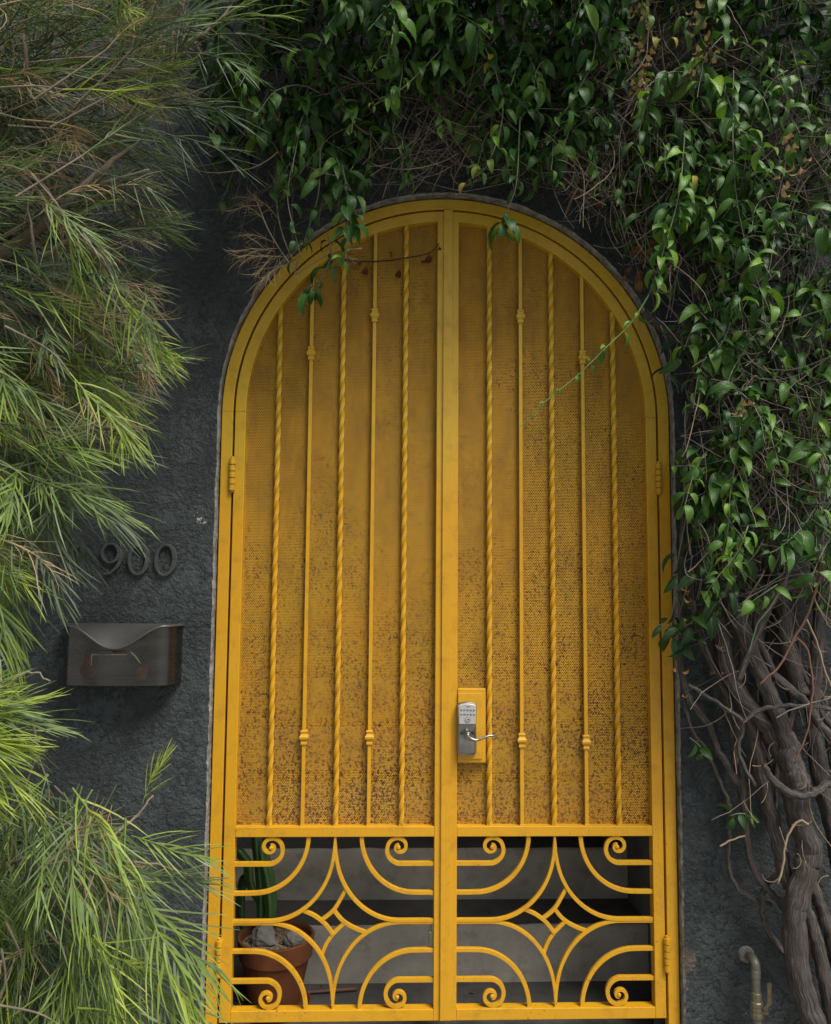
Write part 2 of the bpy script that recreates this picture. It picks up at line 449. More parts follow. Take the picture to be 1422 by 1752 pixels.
    def mesh(s, name, mat, origin=(0, 0, 0), smooth=False, attrs=False):
        me = bpy.data.meshes.new(name)
        V = np.concatenate(s.V) - np.asarray(origin, float)
        me.from_pydata(V.tolist(), [], s.Fc)
        if attrs:
            at = me.attributes.new('tint', 'FLOAT', 'POINT'); at.data.foreach_set('value', np.concatenate(s.tint))
            at = me.attributes.new('grain', 'FLOAT_VECTOR', 'POINT'); at.data.foreach_set('vector', np.concatenate(s.grain).ravel())
            uvl = me.uv_layers.new(name='UVMap')
            li = np.zeros(len(me.loops), dtype=np.int32); me.loops.foreach_get('vertex_index', li)
            uvl.data.foreach_set('uv', np.concatenate(s.uv)[li].ravel())
        if smooth:
            me.polygons.foreach_set('use_smooth', [True]*len(me.polygons))
        me.materials.append(MAT[mat]); me.update()
        return me

    def build(s, name, mat, parent=None, smooth=False, bevel=0.0, attrs=False, seg=2, recalc=True, at=None):
        org = world_loc(parent) if parent is not None else np.asarray(at if at is not None else (0, 0, 0), float)
        me = s.mesh(name, mat, org, smooth, attrs)
        if recalc:
            import bmesh
            bm = bmesh.new(); bm.from_mesh(me); bmesh.ops.recalc_face_normals(bm, faces=bm.faces[:]); bm.to_mesh(me); bm.free()
        o = bpy.data.objects.new(name, me); C.objects.link(o)
        if parent is not None:
            o.parent = parent
        else:
            o.location = org
        if bevel:
            md = o.modifiers.new('bevel', 'BEVEL'); md.width = bevel; md.segments = seg; md.limit_method = 'ANGLE'; md.angle_limit = math.radians(35); md.harden_normals = False
        return o


def world_loc(o):
    p = np.zeros(3)
    while o is not None:
        p += np.array(o.location); o = o.parent
    return p


def thing(name, label, cat, loc, group=None):
    o = bpy.data.objects.new(name, None); C.objects.link(o); o.location = tuple(float(v) for v in loc); o.empty_display_size = 0.1
    o['label'] = label; o['category'] = cat
    if group:
        o['group'] = group
    return o


def tag(o, label, cat, group=None):
    o['label'] = label; o['category'] = cat
    if group:
        o['group'] = group
    return o


def spline(P, n):
    """Catmull-Rom through the points, n samples per span"""
    P = np.asarray(P, float); Q = np.vstack([2*P[0]-P[1], P, 2*P[-1]-P[-2]]); out = []
    for i in range(1, len(Q)-2):
        for k in range(n):
            t = k/n; a, b, c, d = Q[i-1], Q[i], Q[i+1], Q[i+2]
            out.append(0.5*((2*b)+(c-a)*t+(2*a-5*b+4*c-d)*t*t+(-a+3*b-3*c+d)*t**3))
    out.append(P[-1])
    return np.array(out)


# ------------------------------------------------------------------ setting: ground, wall, passage, stairs
FLOOR = -0.07
g = MB(); N = 24
xs = np.linspace(-60, 60, N+1)
g.add([(x, y, FLOOR) for y in xs for x in xs], [(j*(N+1)+i, j*(N+1)+i+1, (j+1)*(N+1)+i+1, (j+1)*(N+1)+i) for j in range(N) for i in range(N)])
ground = g.build('ground', 'pavement'); ground['kind'] = 'structure'

WY = -0.028            # front face of the wall
ZC, RO = 1.962, 0.7645  # springing height and half width of the opening


def arch_pts(r, n_arc=48, z0=FLOOR, jit=0.0, seed=0.0, n_leg=40):
    pts = [(-r, z0+(ZC-z0)*k/n_leg) for k in range(n_leg)]
    pts += [(-r*math.cos(math.pi*k/n_arc), ZC+r*math.sin(math.pi*k/n_arc)) for k in range(n_arc+1)]
    pts += [(r, ZC-(ZC-z0)*k/n_leg) for k in range(1, n_leg+1)]
    if jit:
        out = []
        for x, z in pts:
            j = jit*(0.8*noise.noise(Vector((x*9+seed, z*9, 0.3)))+0.6*noise.noise(Vector((x*45+seed, z*45, 4.3)))+0.6*noise.noise(Vector((x*130+seed, z*130, 2.3))))
            if abs(z-z0) < 1e-6:
                j = 0
            cx, cz = (0, ZC) if z > ZC else (0, z)
            d = math.hypot(x-cx, z-cz); out.append((cx+(x-cx)*(d+j)/d, cz+(z-cz)*(d+j)/d))
        pts = out
    return pts


wall = thing('stucco_wall', 'dark slate painted stucco garden wall around the arched gate opening', 'wall', (0, 0, FLOOR))
ZT, XW, WB = 3.62, 6.0, 0.06
edge_i = arch_pts(RO, 420, FLOOR, 0.0022, 0.0, 420)       # ragged edge of the opening in the face
edge_o = arch_pts(RO+0.0050, 420, FLOOR, 0.0040, 7.0, 420)  # where the slate paint stops


def outer(p):
    x, z = p
    if z <= ZC:
        return (-XW if x < 0 else XW, z)
    a = math.atan2(z-ZC, x); cx, cz = math.cos(a), math.sin(a)
    t = min(XW/abs(cx) if abs(cx) > 1e-9 else 1e9, (ZT-ZC)/cz if cz > 1e-9 else 1e9)
    return (cx*t, ZC+cz*t)


def annulus(y, inner, flip=False):
    m = MB(); n = len(inner); V = []
    fr = [0, 0.03, 0.12, 0.35, 1.0]
    for p in inner:
        q = outer(p)
        for f in fr:
            V.append((p[0]+(q[0]-p[0])*f, y, p[1]+(q[1]-p[1])*f))
    k = len(fr); Fc = []
    for i in range(n-1):
        for j in range(k-1):
            Fc.append((i*k+j, i*k+j+1, (i+1)*k+j+1, (i+1)*k+j))
    m.add(V, Fc)
    return m


# the corners between the radial fan and the rectangle are closed by the top slab, which is 3 mm proud at the back only
wf = annulus(WY, edge_o)
cor = ZC
for sx in (-1, 1):    # triangular corners of the face
    a = math.atan2(ZT-ZC, XW)
    pass
wf.build('wall_face', 'stucco', wall)
m = MB()
# sides, top and back of the slab
m.box((-XW, WY+0.004, ZT-0.002), (XW, WB, ZT+0.05)); m.box((-XW-0.05, WY+0.004, FLOOR), (-XW, WB, ZT)); m.box((XW, WY+0.004, FLOOR), (XW+0.05, WB, ZT))
m.build('wall_coping', 'stucco', wall)
annulus(WB, arch_pts(RO+0.002, 120, FLOOR, 0, 0, 120)).build('wall_back', 'stucco', wall)
# bare plaster edge: a chamfered ragged lip and the reveal behind it
lip = MB(); n = len(edge_i); V = []
for i in range(n):
    a, b = edge_o[i], edge_i[i]
    V += [(a[0], WY, a[1]), (b[0], WY+0.005, b[1]), (b[0], WY+0.03, b[1]), (b[0], WB, b[1])]
lip.add(V, [(4*i+j, 4*i+j+1, 4*i+5+j, 4*i+4+j) for i in range(n-1) for j in range(3)])
o = lip.build('reveal_edge', 'plaster', wall); o['label'] = 'bare chipped plaster edge of the arched opening'

# passage behind the gate
pw = thing('passage_wall', 'grey plastered walls and ceiling of the passage behind the gate', 'wall', (0, 1.3, FLOOR))
MB().box((-1.05, WB+0.002, FLOOR), (-0.785, 3.0, 2.95)).build('side_wall', 'passage', pw)
MB().box((0.785, WB+0.002, FLOOR), (1.05, 3.0, 2.95)).build('side_wall', 'passage', pw)
MB().box((-0.784, WB+0.002, 2.75), (0.784, 3.0, 2.95)).build('ceiling', 'passage', pw)
MB().box((-1.05, 3.002, FLOOR), (1.05, 3.2, 2.95)).build('end_wall', 'passage', pw)
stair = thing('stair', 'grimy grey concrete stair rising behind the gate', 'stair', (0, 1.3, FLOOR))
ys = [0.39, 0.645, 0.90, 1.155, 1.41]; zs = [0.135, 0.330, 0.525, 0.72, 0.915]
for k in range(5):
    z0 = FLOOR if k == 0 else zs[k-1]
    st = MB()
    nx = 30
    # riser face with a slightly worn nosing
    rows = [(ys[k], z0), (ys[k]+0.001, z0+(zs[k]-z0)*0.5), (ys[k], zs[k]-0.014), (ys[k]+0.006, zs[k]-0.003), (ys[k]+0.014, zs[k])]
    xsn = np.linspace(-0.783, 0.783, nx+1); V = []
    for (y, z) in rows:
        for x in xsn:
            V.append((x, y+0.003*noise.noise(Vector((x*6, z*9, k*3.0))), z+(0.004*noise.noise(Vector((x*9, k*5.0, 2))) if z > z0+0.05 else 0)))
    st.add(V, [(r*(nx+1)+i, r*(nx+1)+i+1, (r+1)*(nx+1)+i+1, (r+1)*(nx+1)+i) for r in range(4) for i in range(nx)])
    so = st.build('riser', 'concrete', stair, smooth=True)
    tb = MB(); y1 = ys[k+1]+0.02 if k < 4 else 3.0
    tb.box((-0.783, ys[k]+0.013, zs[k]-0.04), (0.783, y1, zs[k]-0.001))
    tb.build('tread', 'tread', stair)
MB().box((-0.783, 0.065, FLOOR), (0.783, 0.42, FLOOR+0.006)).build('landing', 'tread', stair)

# ------------------------------------------------------------------ the arched gate
FR_W, GAP, ST_W = 0.037, 0.007, 0.036
R_FO = 0.760; R_FI = R_FO-FR_W; R_LO = R_FI-GAP; R_LI = R_LO-ST_W   # 0.723, 0.716, 0.680
DEP = 0.038
gf = thing('gate_surround', 'yellow steel arched surround fixed in the wall around both gate leaves', 'gate surround', (0, 0.02, FLOOR))


def arc(r, a0, a1, n):
    return [(r*math.cos(a0+(a1-a0)*k/n), ZC+r*math.sin(a0+(a1-a0)*k/n)) for k in range(n+1)]


for s in (-1, 1):
    x0, x1 = sorted((s*R_FO, s*R_FI))
    MB().box((x0, 0, FLOOR), (x1, DEP, ZC)).build('jamb', 'paint', gf, bevel=0.002)
MB().band(arc(R_FO, math.pi, 0, 64), arc(R_FI, math.pi, 0, 64), 0, DEP).build('arch', 'paint', gf, bevel=0.002)
# a black strip backing the gap between surround and leaves
MB().band([(-R_FI-0.001, FLOOR)]+arc(R_FI+0.001, math.pi, 0, 64)+[(R_FI+0.001, FLOOR)], [(-R_LI-0.01, FLOOR)]+arc(R_LI+0.01, math.pi, 0, 64)+[(R_LI+0.01, FLOOR)], 0.047, 0.053).build('gap_strip', 'blackslot', gf)


def hinge(px, py0, py1, parent_leaf, side):
    a, b = U(px, py0, -0.006), U(px, py1, -0.006)
    x, z0, z1 = side*(R_FI-GAP/2), b[2], a[2]
    h = bpy.data.objects.new('hinge', None); C.objects.link(h); h.parent = parent_leaf
    h.location = Vector((x, 0, z0)) - Vector(world_loc(parent_leaf)); h.empty_display_size = 0.03
    k = 5; L = (z1-z0)/k
    for i in range(k):
        MB().lathe((x, -0.007, z0+i*L), [(0.0080, 0.0015), (0.0105, 0.002), (0.0105, L-0.002), (0.0080, L-0.0015)], 16).build('knuckle', 'paint', h, smooth=False, bevel=0)
    MB().lathe((x, -0.007, z0-0.004), [(0.006, 0), (0.006, z1-z0+0.010)], 12).build('hinge_pin', 'paint', h)


def ironwork(leaf, xa, xb, za, zb):
    """scrolls, corner arcs and four-pointed star filling the opening xa..xb, za..zb"""
    Wd, Hd = xb-xa, zb-za
    cx, cz = (xa+xb)/2, (za+zb)/2
    kx, kz = Wd/1113.0, Hd/955.0     # units of the enlarged photograph

    def q(P, sx, sz):                # quadrant coordinates: origin at the corner, x inwards, z inwards
        out = []
        for (u, v) in P:
            x = u*kx; z = v*kz
            out.append(((xa+x) if sx < 0 else (xb-x), (zb-z) if sz > 0 else (za+z)))
        return out
    bw = 0.0138
    lay = 0
    for sz in (1, -1):
        for sx in (-1, 1):
            # scroll
            P = [(-4, 155), (60, 155), (120, 155), (160, 155)]
            rs = [93, 64, 50, 39, 27, 19, 12.5]; c = (198, 62)
            for k in range(0, 73):
                th = k/72*6*math.pi/2; i = min(int(th/(math.pi/2)), 5); fr = th/(math.pi/2)-i
                r = rs[i]+(rs[i+1]-rs[i])*fr
                P.append((c[0]+r*math.sin(th), c[1]+r*math.cos(th)))
            w = [bw]*4+[bw*(1-0.35*k/72) for k in range(73)]
            m = MB().ribbon(q(P, sx, sz), w, 0.006, 0.019)
            e = q([P[-1]], sx, sz)[0]
            m.build('scroll', 'paint', leaf, bevel=0.0015)
            cc = q([(c[0]+2, c[1]+1)], sx, sz)[0]
            MB().lathe((cc[0], 0.002, cc[1]), [(0.004, 0), (0.0062, 0.002), (0.0062, 0.018)], 16, 'y').build('scroll_boss', 'paint', leaf)
            # corner arc
            P = [(-4, 318), (60, 318), (110, 317)]
            x0, z0 = 110, -4; rx, rz = 298, 321
            for k in range(1, 31):
                a = math.pi/2*k/30; P.append((x0+rx*math.sin(a)**1.0, z0+rz*math.cos(a)))
            m = MB().ribbon(q(P, sx, sz), bw, 0.006, 0.019); m.build('corner_arc', 'paint', leaf, bevel=0.0015)
            # star arc
            x0, z0 = 190.0, 60.0; rx, rz = 362.0, 412.0
            P = [(-4, z0+rz), (60, z0+rz)]
            for k in range(0, 41):
                a = math.pi/2*k/40; P.append((x0+rx*math.sin(a), z0+rz*math.cos(a)))
            P += [(x0+rx+2, 30), (x0+rx+2.5, -4)]
            npt = len(P)
            w = [bw*0.85]*npt
            for k in range(npt):
                zz = P[k][1]
                if zz < 130:
                    w[k] = bw*(0.33+0.52*max(zz, 0)/130)
            yy = 0.0045+0.0009*lay; lay += 1
            MB().ribbon(q(P, sx, sz), w, yy, yy+0.013).build('star_arc', 'paint', leaf, bevel=0.0013)
    # pinwheel of four short curved bars around the centre

    def zx(P):
        return [(xa+(x-192)*kx, zb-(y-170)*kz) for (x, y) in P]
    bars = [[(562, 580), (635, 612), (690, 652), (722, 688), (746, 722)],
            [(812, 470), (790, 512), (752, 576), (716, 612), (672, 644)],
            [(934, 714), (865, 686), (810, 655), (772, 618), (744, 578)],
            [(680, 846), (703, 782), (735, 730), (768, 694), (808, 656)]]
    for k, P in enumerate(bars):
        Pz = spline([(x, 0, z) for x, z in zx(P)], 6)
        MB().ribbon([(p[0], p[2]) for p in Pz], bw*0.88, 0.0087+0.0008*k, 0.0087+0.0008*k+0.011).build('pinwheel_bar', 'paint', leaf, bevel=0.0012)


def twisted_bar(leaf, x, z0, z1, ph):
    s = 0.0068; y = 0.012; n = int((z1-z0)/0.0085)
    V = []
    for i in range(n+1):
        z = z0+(z1-z0)*i/n
        e = min(z-z0, z1-z)
        a = ph + (z-z0)/0.205*2*math.pi if True else 0
        for k in range(4):
            an = a+math.pi/4+k*math.pi/2
            # softened square section
            V.append((x+1.36*s*math.cos(an), y+1.36*s*math.sin(an), z))
            an2 = a+math.pi/2+k*math.pi/2
            V.append((x+1.0*s*math.cos(an2), y+1.0*s*math.sin(an2), z))
    Fc = [(i*8+k, i*8+(k+1) % 8, (i+1)*8+(k+1) % 8, (i+1)*8+k) for i in range(n) for k in range(8)]
    MB().add(V, Fc).build('twisted_bar', 'paint', leaf, smooth=False)
    MB().box((x-0.0085, y-0.006, z0-0.001), (x+0.0085, y+0.008, z0+0.006)).build('bar_foot', 'paint', leaf, bevel=0.0015)


def plain_bar(leaf, x, z0, z1, collars):
    y = 0.012; s = 0.0060
    b = MB().box((x-s, y-s, z0), (x+s, y+s, z1)).build('plain_bar', 'paint', leaf, bevel=0.001)
    for zc in collars:
        prof = [(0.0098, -0.024), (0.0104, -0.023), (0.0104, -0.0175), (0.0092, -0.016), (0.0092, -0.011), (0.0125, -0.008), (0.0150, -0.0035), (0.0150, 0.0025),
                (0.0120, 0.006), (0.0098, 0.011), (0.0098, 0.0145), (0.0116, 0.0155), (0.0116, 0.0205), (0.0100, 0.0225)]
        MB().lathe((x, y, zc), [(r*1.414, h) for r, h in prof], 4, 'z', math.pi/4).build('collar', 'paint', b, bevel=0.0008)
    MB().box((x-0.008, y-0.007, z0-0.001), (x+0.008, y+0.008, z0+0.005)).build('bar_foot', 'paint', leaf, bevel=0.0015)


def leaf_gate(side, label):
    xi = 0.002; xin = 0.037            # inner stile runs from xi to xin
    leaf = thing('gate_leaf', label, 'gate', (side*0.36, 0.02, 0.0), 'leaves of the arched double gate')

    def B(x0, x1, z0, z1, y0=0.0, y1=DEP, name='rail', bev=0.002):
        a, b = sorted((side*x0, side*x1))
        return MB().box((a, y0, z0), (b, y1, z1)).build(name, 'paint', leaf, bevel=bev)
    ztop_o = lambda x: ZC+math.sqrt(R_LO**2-x*x)
    ztop_i = lambda x: ZC+math.sqrt(R_LI**2-x*x)
    B(R_LI, R_LO, 0.0, ZC, name='outer_stile')
    B(xi, xin, 0.0, ztop_i(xin)+0.002, name='inner_stile')
    B(xin, R_LI, 0.0, 0.035, name='bottom_rail'); B(xin, R_LI, 0.570, 0.6025, name='middle_rail')
    a1 = math.acos(xi/R_LO); b1 = math.acos(xi/R_LI)
    A = arc(R_LO, 0, a1, 40); Bp = arc(R_LI, 0, b1, 40)
    MB().band([(side*x, z) for x, z in A], [(side*x, z) for x, z in Bp], 0, DEP-0.001).build('arch_rail', 'paint', leaf, bevel=0.002)
    # perforated sheet, held in the back half of the frame
    pts = [(xin-0.004, 0.598), (R_LI+0.004, 0.598)] + arc(R_LI+0.004, 0, math.acos((xin-0.004)/(R_LI+0.004)), 40)
    V = [(side*x, 0.026, z) for x, z in pts]
    MB().add(V, [tuple(range(len(V)))]).build('perforated_sheet', 'screen', leaf)
    span = (R_LI-xin)/6
    for k in range(1, 6):
        x = R_LI-span*k
        zt = ztop_i(x)+0.004
        if k % 2:
            twisted_bar(leaf, side*x, 0.602, zt, rng.uniform(0, 1.5))
        else:
            px_top, zc = {(-1, 2): (529, 603), (-1, 4): (641, 538), (1, 4): (891, 540), (1, 2): (1000, 610)}[(side, k)]
            zu = U(px_top, zc)[2]; zl = U({(-1, 2): 517, (-1, 4): 632, (1, 4): 895, (1, 2): 1008}[(side, k)], {(-1, 2): 1262, (-1, 4): 1262, (1, 4): 1267, (1, 2): 1270}[(side, k)])[2]
            plain_bar(leaf, side*x, 0.602, zt, [zu, zl])
    xa, xb = sorted((side*xin, side*R_LI))
    ironwork(leaf, xa, xb, 0.035, 0.570)
    if side < 0:
        hinge(395, 784, 840, leaf, -1); hinge(372, 1608, 1671, leaf, -1)
    else:
        hinge(1130, 793, 845, leaf, 1); hinge(1145, 1604, 1662, leaf, 1)
    return leaf


left = leaf_gate(-1, 'yellow steel gate leaf without a lock, potted cactus behind its grille')
right = leaf_gate(1, 'yellow steel gate leaf that carries the keypad lock and the overlapping centre strip')
# centre strip on the right-hand leaf
zt = ZC+math.sqrt(R_LO**2-0.016**2)+0.004
m = MB().prism([(-0.0165, 0.003), (0.0155, 0.003), (0.0155, zt), (-0.012, zt), (-0.0165, zt-0.005)], -0.0075, -0.0005)
m.build('centre_strip', 'paint', right, bevel=0.0018)
db = MB().box((-0.052, 0.008, 0.225), (-0.040, 0.022, 0.270)).build('drop_bolt', 'brass', left, bevel=0.002)
MB().tube([(-0.046, 0.015, 0.268), (-0.046, 0.015, 0.30)], 0.003, 8).build('bolt_rod', 'brass', db)

# lock plate and keypad lock
def rect_px(x0, y0, x1, y1, Y):
    a, b = U(x0, y1, Y), U(x1, y0, Y)
    return a[0], a[2], b[0], b[2]


x0, z0, x1, z1 = rect_px(782, 1178, 831, 1305, 0)
MB().box((0.0375, -0.004, z0), (x1, 0.020, z1)).build('lock_box', 'paint', right, bevel=0.003)
xb_, zb_, xc_, zc_ = rect_px(781, 1186, 825, 1299, -0.008)
MB().box((0.0385, -0.0085, zb_), (xc_, -0.0042, zc_)).build('lock_plate', 'paint', right, bevel=0.0015)
lk = bpy.data.objects.new('keypad_lock', None); C.objects.link(lk); lk.parent = right; lk.empty_display_size = 0.03
lk.location = Vector(U(799, 1250, -0.01)) - Vector(right.location)
lk['label'] = 'brushed nickel keypad lock with curved lever handle'
YB = -0.0087; YF = -0.034
lw = lambda px, py, Y=YF: (U(px, py, Y)[0], U(px, py, Y)[2])
xl, zl_ = lw(782.5, 1294); xr, zu_ = lw(817, 1203.5)
cxl = (xl+xr)/2; hw = (xr-xl)/2; zmid = lw(800, 1238)[1]
top = [(cxl+hw*t, zu_-0.006+0.0085*(1-t*t)**0.8) for t in np.linspace(-1, 1, 13)]
bot = [(cxl+hw*0.97*t, zl_+0.006-0.007*(1-t*t)**0.8) for t in np.linspace(1, -1, 13)]
MB().prism(top+[(cxl+hw*0.93, zmid)]+bot+[(cxl-hw*0.93, zmid)], -0.020, -0.0003).build('lock_base', 'nickel', lk, bevel=0.004, seg=3)
tp = [(cxl+hw*0.90*t, zu_-0.008+0.0070*(1-t*t)**0.8) for t in np.linspace(-1, 1, 13)]
MB().prism(tp+[(cxl+hw*0.84, zmid-0.003), (cxl-hw*0.84, zmid-0.003)], YF, -0.021).build('keypad', 'keyface', lk, bevel=0.0025, seg=3)
# dished lower shield: rim and dish
bt = [(cxl+hw*0.86*t, zl_+0.009-0.006*(1-t*t)**0.8) for t in np.linspace(1, -1, 13)]
rim_o = [(cxl-hw*0.84, zmid-0.006), (cxl+hw*0.84, zmid-0.006)]+bt
cz_ = np.mean([p[1] for p in rim_o]);
rim_i = [(cxl+(x-cxl)*0.88, cz_+(z-cz_)*0.92) for x, z in rim_o]
MB().band(rim_o+[rim_o[0]], rim_i+[rim_i[0]], -0.029, -0.019).build('shield_rim', 'nickel', lk, bevel=0.0012)
dish = MB(); V = []; nn = 16
for j in range(nn+1):
    for i in range(nn+1):
        t = -1+2*i/nn; v = j/nn
        x = cxl+hw*0.80*t; zlo = zl_+0.012-0.005*(1-t*t); zhi = zmid-0.009
        z = zlo+(zhi-zlo)*v
        y = -0.0275+0.0035*(math.exp(-((v-0.62)/0.22)**2))*(1.0) - 0.002*(1-t*t)
        V.append((x, y, z))
dish.add(V, [(j*(nn+1)+i, j*(nn+1)+i+1, (j+1)*(nn+1)+i+1, (j+1)*(nn+1)+i) for j in range(nn) for i in range(nn)])
dish.build('shield_dish', 'nickel', lk, smooth=True)
for sx in (-1, 1):
    pc = lw(800+sx*9.5, 1255)
    MB().lathe((pc[0], -0.0325, pc[1]), [(0.0032, 0), (0.0042, 0.001), (0.0042, 0.008)], 16, 'y').build('thumb_recess', 'blackslot', lk)
for r_ in range(2):
    for c_ in range(5):
        p = lw(789.8+c_*5.35, 1214.3+r_*7.4+c_*0.12)
        bm_ = MB().lathe((p[0], YF-0.0022, p[1]), [(0.0026, 0), (0.0036, 0.0008), (0.0038, 0.0030)], 14, 'y'); bm_.build('key_button', 'nickel_dark', lk)
p = lw(800.3, 1231)
cyl = MB().lathe((p[0], YF-0.003, p[1]), [(0.0066, 0), (0.0072, 0.001), (0.0072, 0.005)], 24, 'y').build('key_cylinder', 'keyface', lk)
MB().lathe((p[0], YF-0.0026, p[1]), [(0.0088, 0), (0.0088, 0.004)], 24, 'y').build('cylinder_ring', 'nickel_dark', lk)
MB().box((p[0]-0.001, YF-0.0042, p[1]-0.0014), (p[0]+0.0045, YF-0.0028, p[1]+0.0014)).build('key_slot', 'blackslot', lk)
p = lw(800.8, 1208.8)
el = [(p[0]+0.0062*math.cos(a), p[1]+0.0022*math.sin(a)) for a in np.linspace(0, 2*math.pi, 21)[:-1]]
MB().prism(el, YF-0.0012, YF+0.001).build('maker_badge', 'nickel_dark', lk)
pr = lw(799, 1257)
MB().lathe((pr[0], -0.066, pr[1]), [(0.0095, 0), (0.0125, 0.003), (0.0125, 0.022), (0.0100, 0.030), (0.0095, 0.044)], 28, 'y').build('lever_hub', 'nickel', lk, smooth=False, bevel=0)
LP = [U(799, 1258, -0.062), U(806, 1264, -0.066), U(814, 1266.5, -0.067), U(824, 1264, -0.066), U(835, 1259.5, -0.063), U(844, 1259, -0.060), U(850, 1262, -0.057), U(853.5, 1266.5, -0.055)]
pts = spline(LP, 6); rad = np.interp(np.linspace(0, 1, len(pts)), [0, 0.12, 0.35, 0.7, 1.0], [0.0105, 0.0070, 0.0042, 0.0034, 0.0018])
MB().tube(pts, rad, 14).build('lever', 'nickel', lk, smooth=True)

# ------------------------------------------------------------------ mailbox and house numbers
MBX = thing('mailbox', 'dark worn steel wall mailbox with scalloped lid and torn label remains', 'mailbox', U(208, 1172, WY))
xL, xR = U(109, 1120, -0.045)[0]-0.000, U(312, 1120, -0.045)[0]
zB = U(208, 1173, -0.12)[2]; zTp = U(208, 1067, -0.05)[2]
cxm = (xL+xR)/2; hwm = (xR-xL)/2-0.004
nS = 60


def plan(t, inset=0.0):
    """t in -1..1 along the bowed front: returns x, y"""
    a = abs(t)
    dep = 0.100
    y = WY - 0.004 - (dep-inset)*(1-max(0.0, (a-0.72)/0.28)**2.3)**0.6*(0.74+0.26*(1-a*a))
    return cxm+(hwm-inset)*t, min(y, WY-0.003)


def wave(t):
    a = min(1, abs(t-0.0)/0.80)
    return 0.072*(0.5+0.5*math.cos(math.pi*a))**0.95


ts = np.sin(np.linspace(-math.pi/2, math.pi/2, nS+1))
ts = np.sign(ts)*np.abs(ts)**0.9
body = MB(); V = []; rows = 8
for j in range(rows+1):
    for t in ts:
        x, y = plan(t); zt_ = zTp-0.006-wave(t)
        V.append((x, y, zB+(zt_-zB)*j/rows))
fc = [(j*(nS+1)+i, j*(nS+1)+i+1, (j+1)*(nS+1)+i+1, (j+1)*(nS+1)+i) for j in range(rows) for i in range(nS)]
fc.append(tuple(range(nS+1)))
body.add(V, fc)
bo = body.build('body', 'mailbox', MBX, smooth=True, recalc=True)
md = bo.modifiers.new('edge', 'EDGE_SPLIT'); md.split_angle = math.radians(40)
# lid: from the straight hinge line on the wall down to the scalloped front, with a rolled rim
lid = MB(); V = []; rows = 8
for j in range(rows+1):
    f = j/rows
    for t in ts:
        x, y = plan(t, -0.003); zt_ = zTp-0.003-wave(t)*0.97
        V.append((x, WY-0.003+(y-0.001-WY+0.003)*f, zTp+(zt_-zTp)*(f**1.25)))
lid.add(V, [(j*(nS+1)+i, j*(nS+1)+i+1, (j+1)*(nS+1)+i+1, (j+1)*(nS+1)+i) for j in range(rows) for i in range(nS)])
lo = lid.build('lid', 'lid', MBX, smooth=True)
rimP = []
for t in ts:
    x, y = plan(t, -0.003); rimP.append((x, y-0.002, zTp-0.004-wave(t)*0.97))
MB().tube(rimP, 0.0036, 8).build('lid_rim', 'lid', lo, smooth=True)


def on_front(px, py, off):
    """point on the bowed front under a photo pixel"""
    Y = -0.145
    for _ in range(5):
        p = U(px, py, Y); t = max(-0.98, min(0.98, (p[0]-cxm)/hwm)); Y = plan(t)[1]-off
    return U(px, py, Y)


def label_patch(name, mat, pts, off):
    V = [on_front(x, y, off) for x, y in pts]
    MB().add(V, [tuple(range(len(V)))]).build(name, mat, MBX)


zs4 = lambda x, y: (90+x*0.1712, 900+y*0.1712)
label_patch('glue_strip', 'label', [zs4(*p) for p in [(325, 1250), (345, 1238), (380, 1262), (460, 1242), (560, 1240), (640, 1246), (735, 1240), (745, 1278), (650, 1274), (500, 1282), (405, 1280), (385, 1330), (384, 1392), (340, 1380), (310, 1372)]], 0.0006)
label_patch('glue_patch', 'label', [zs4(*p) for p in [(285, 1388), (320, 1384), (350, 1425), (372, 1460), (355, 1530), (320, 1525), (285, 1490), (266, 1440)]], 0.0007)
label_patch('glue_patch', 'label', [zs4(*p) for p in [(848, 1420), (905, 1412), (960, 1398), (955, 1450), (938, 1530), (825, 1532)]], 0.0006)
label_patch('torn_edge', 'labeledge', [zs4(*p) for p in [(386, 1283), (398, 1283), (394, 1392), (374, 1396), (384, 1385)]], 0.0011)
label_patch('torn_edge', 'labeledge', [zs4(*p) for p in [(400, 1280), (500, 1284), (640, 1276), (745, 1280), (742, 1287), (600, 1290), (480, 1292), (400, 1290)]], 0.0012)
label_patch('torn_edge', 'labeledge', [zs4(*p) for p in [(780, 1250), (830, 1290), (885, 1370), (872, 1372), (820, 1305), (770, 1262)]], 0.0011)


def number(pts_fn, label):
    m = pts_fn()
    o = m.build('house_number', 'number', None, bevel=0.0015, at=U(240, 985, WY))
    return tag(o, label, 'house number', 'house number digits on the wall')


def ring(cx, cy, ro, ri, shift, tilt):
    def f():
        m = MB(); A = []; B = []
        for k in range(49):
            a = 2*math.pi*k/48
            ox, oz = ro[0]*math.cos(a), ro[1]*math.sin(a); ix, iz = ri[0]*math.cos(a)+shift, ri[1]*math.sin(a)
            A.append(U(cx+ox+tilt*oz, cy-oz, WY-0.012)[[0, 2]]); B.append(U(cx+ix+tilt*iz, cy-iz, WY-0.012)[[0, 2]])
        return m.band(A, B, WY-0.014, WY-0.004)
    return f


number(ring(237.3, 957, (19, 27.5), (12, 24), -1.5, 0.06), 'dark raised house number zero next to the nine')
number(ring(283.3, 958, (19.5, 28), (12.5, 24.5), -1.5, 0.08), 'dark raised house number zero at the end beside the gate')


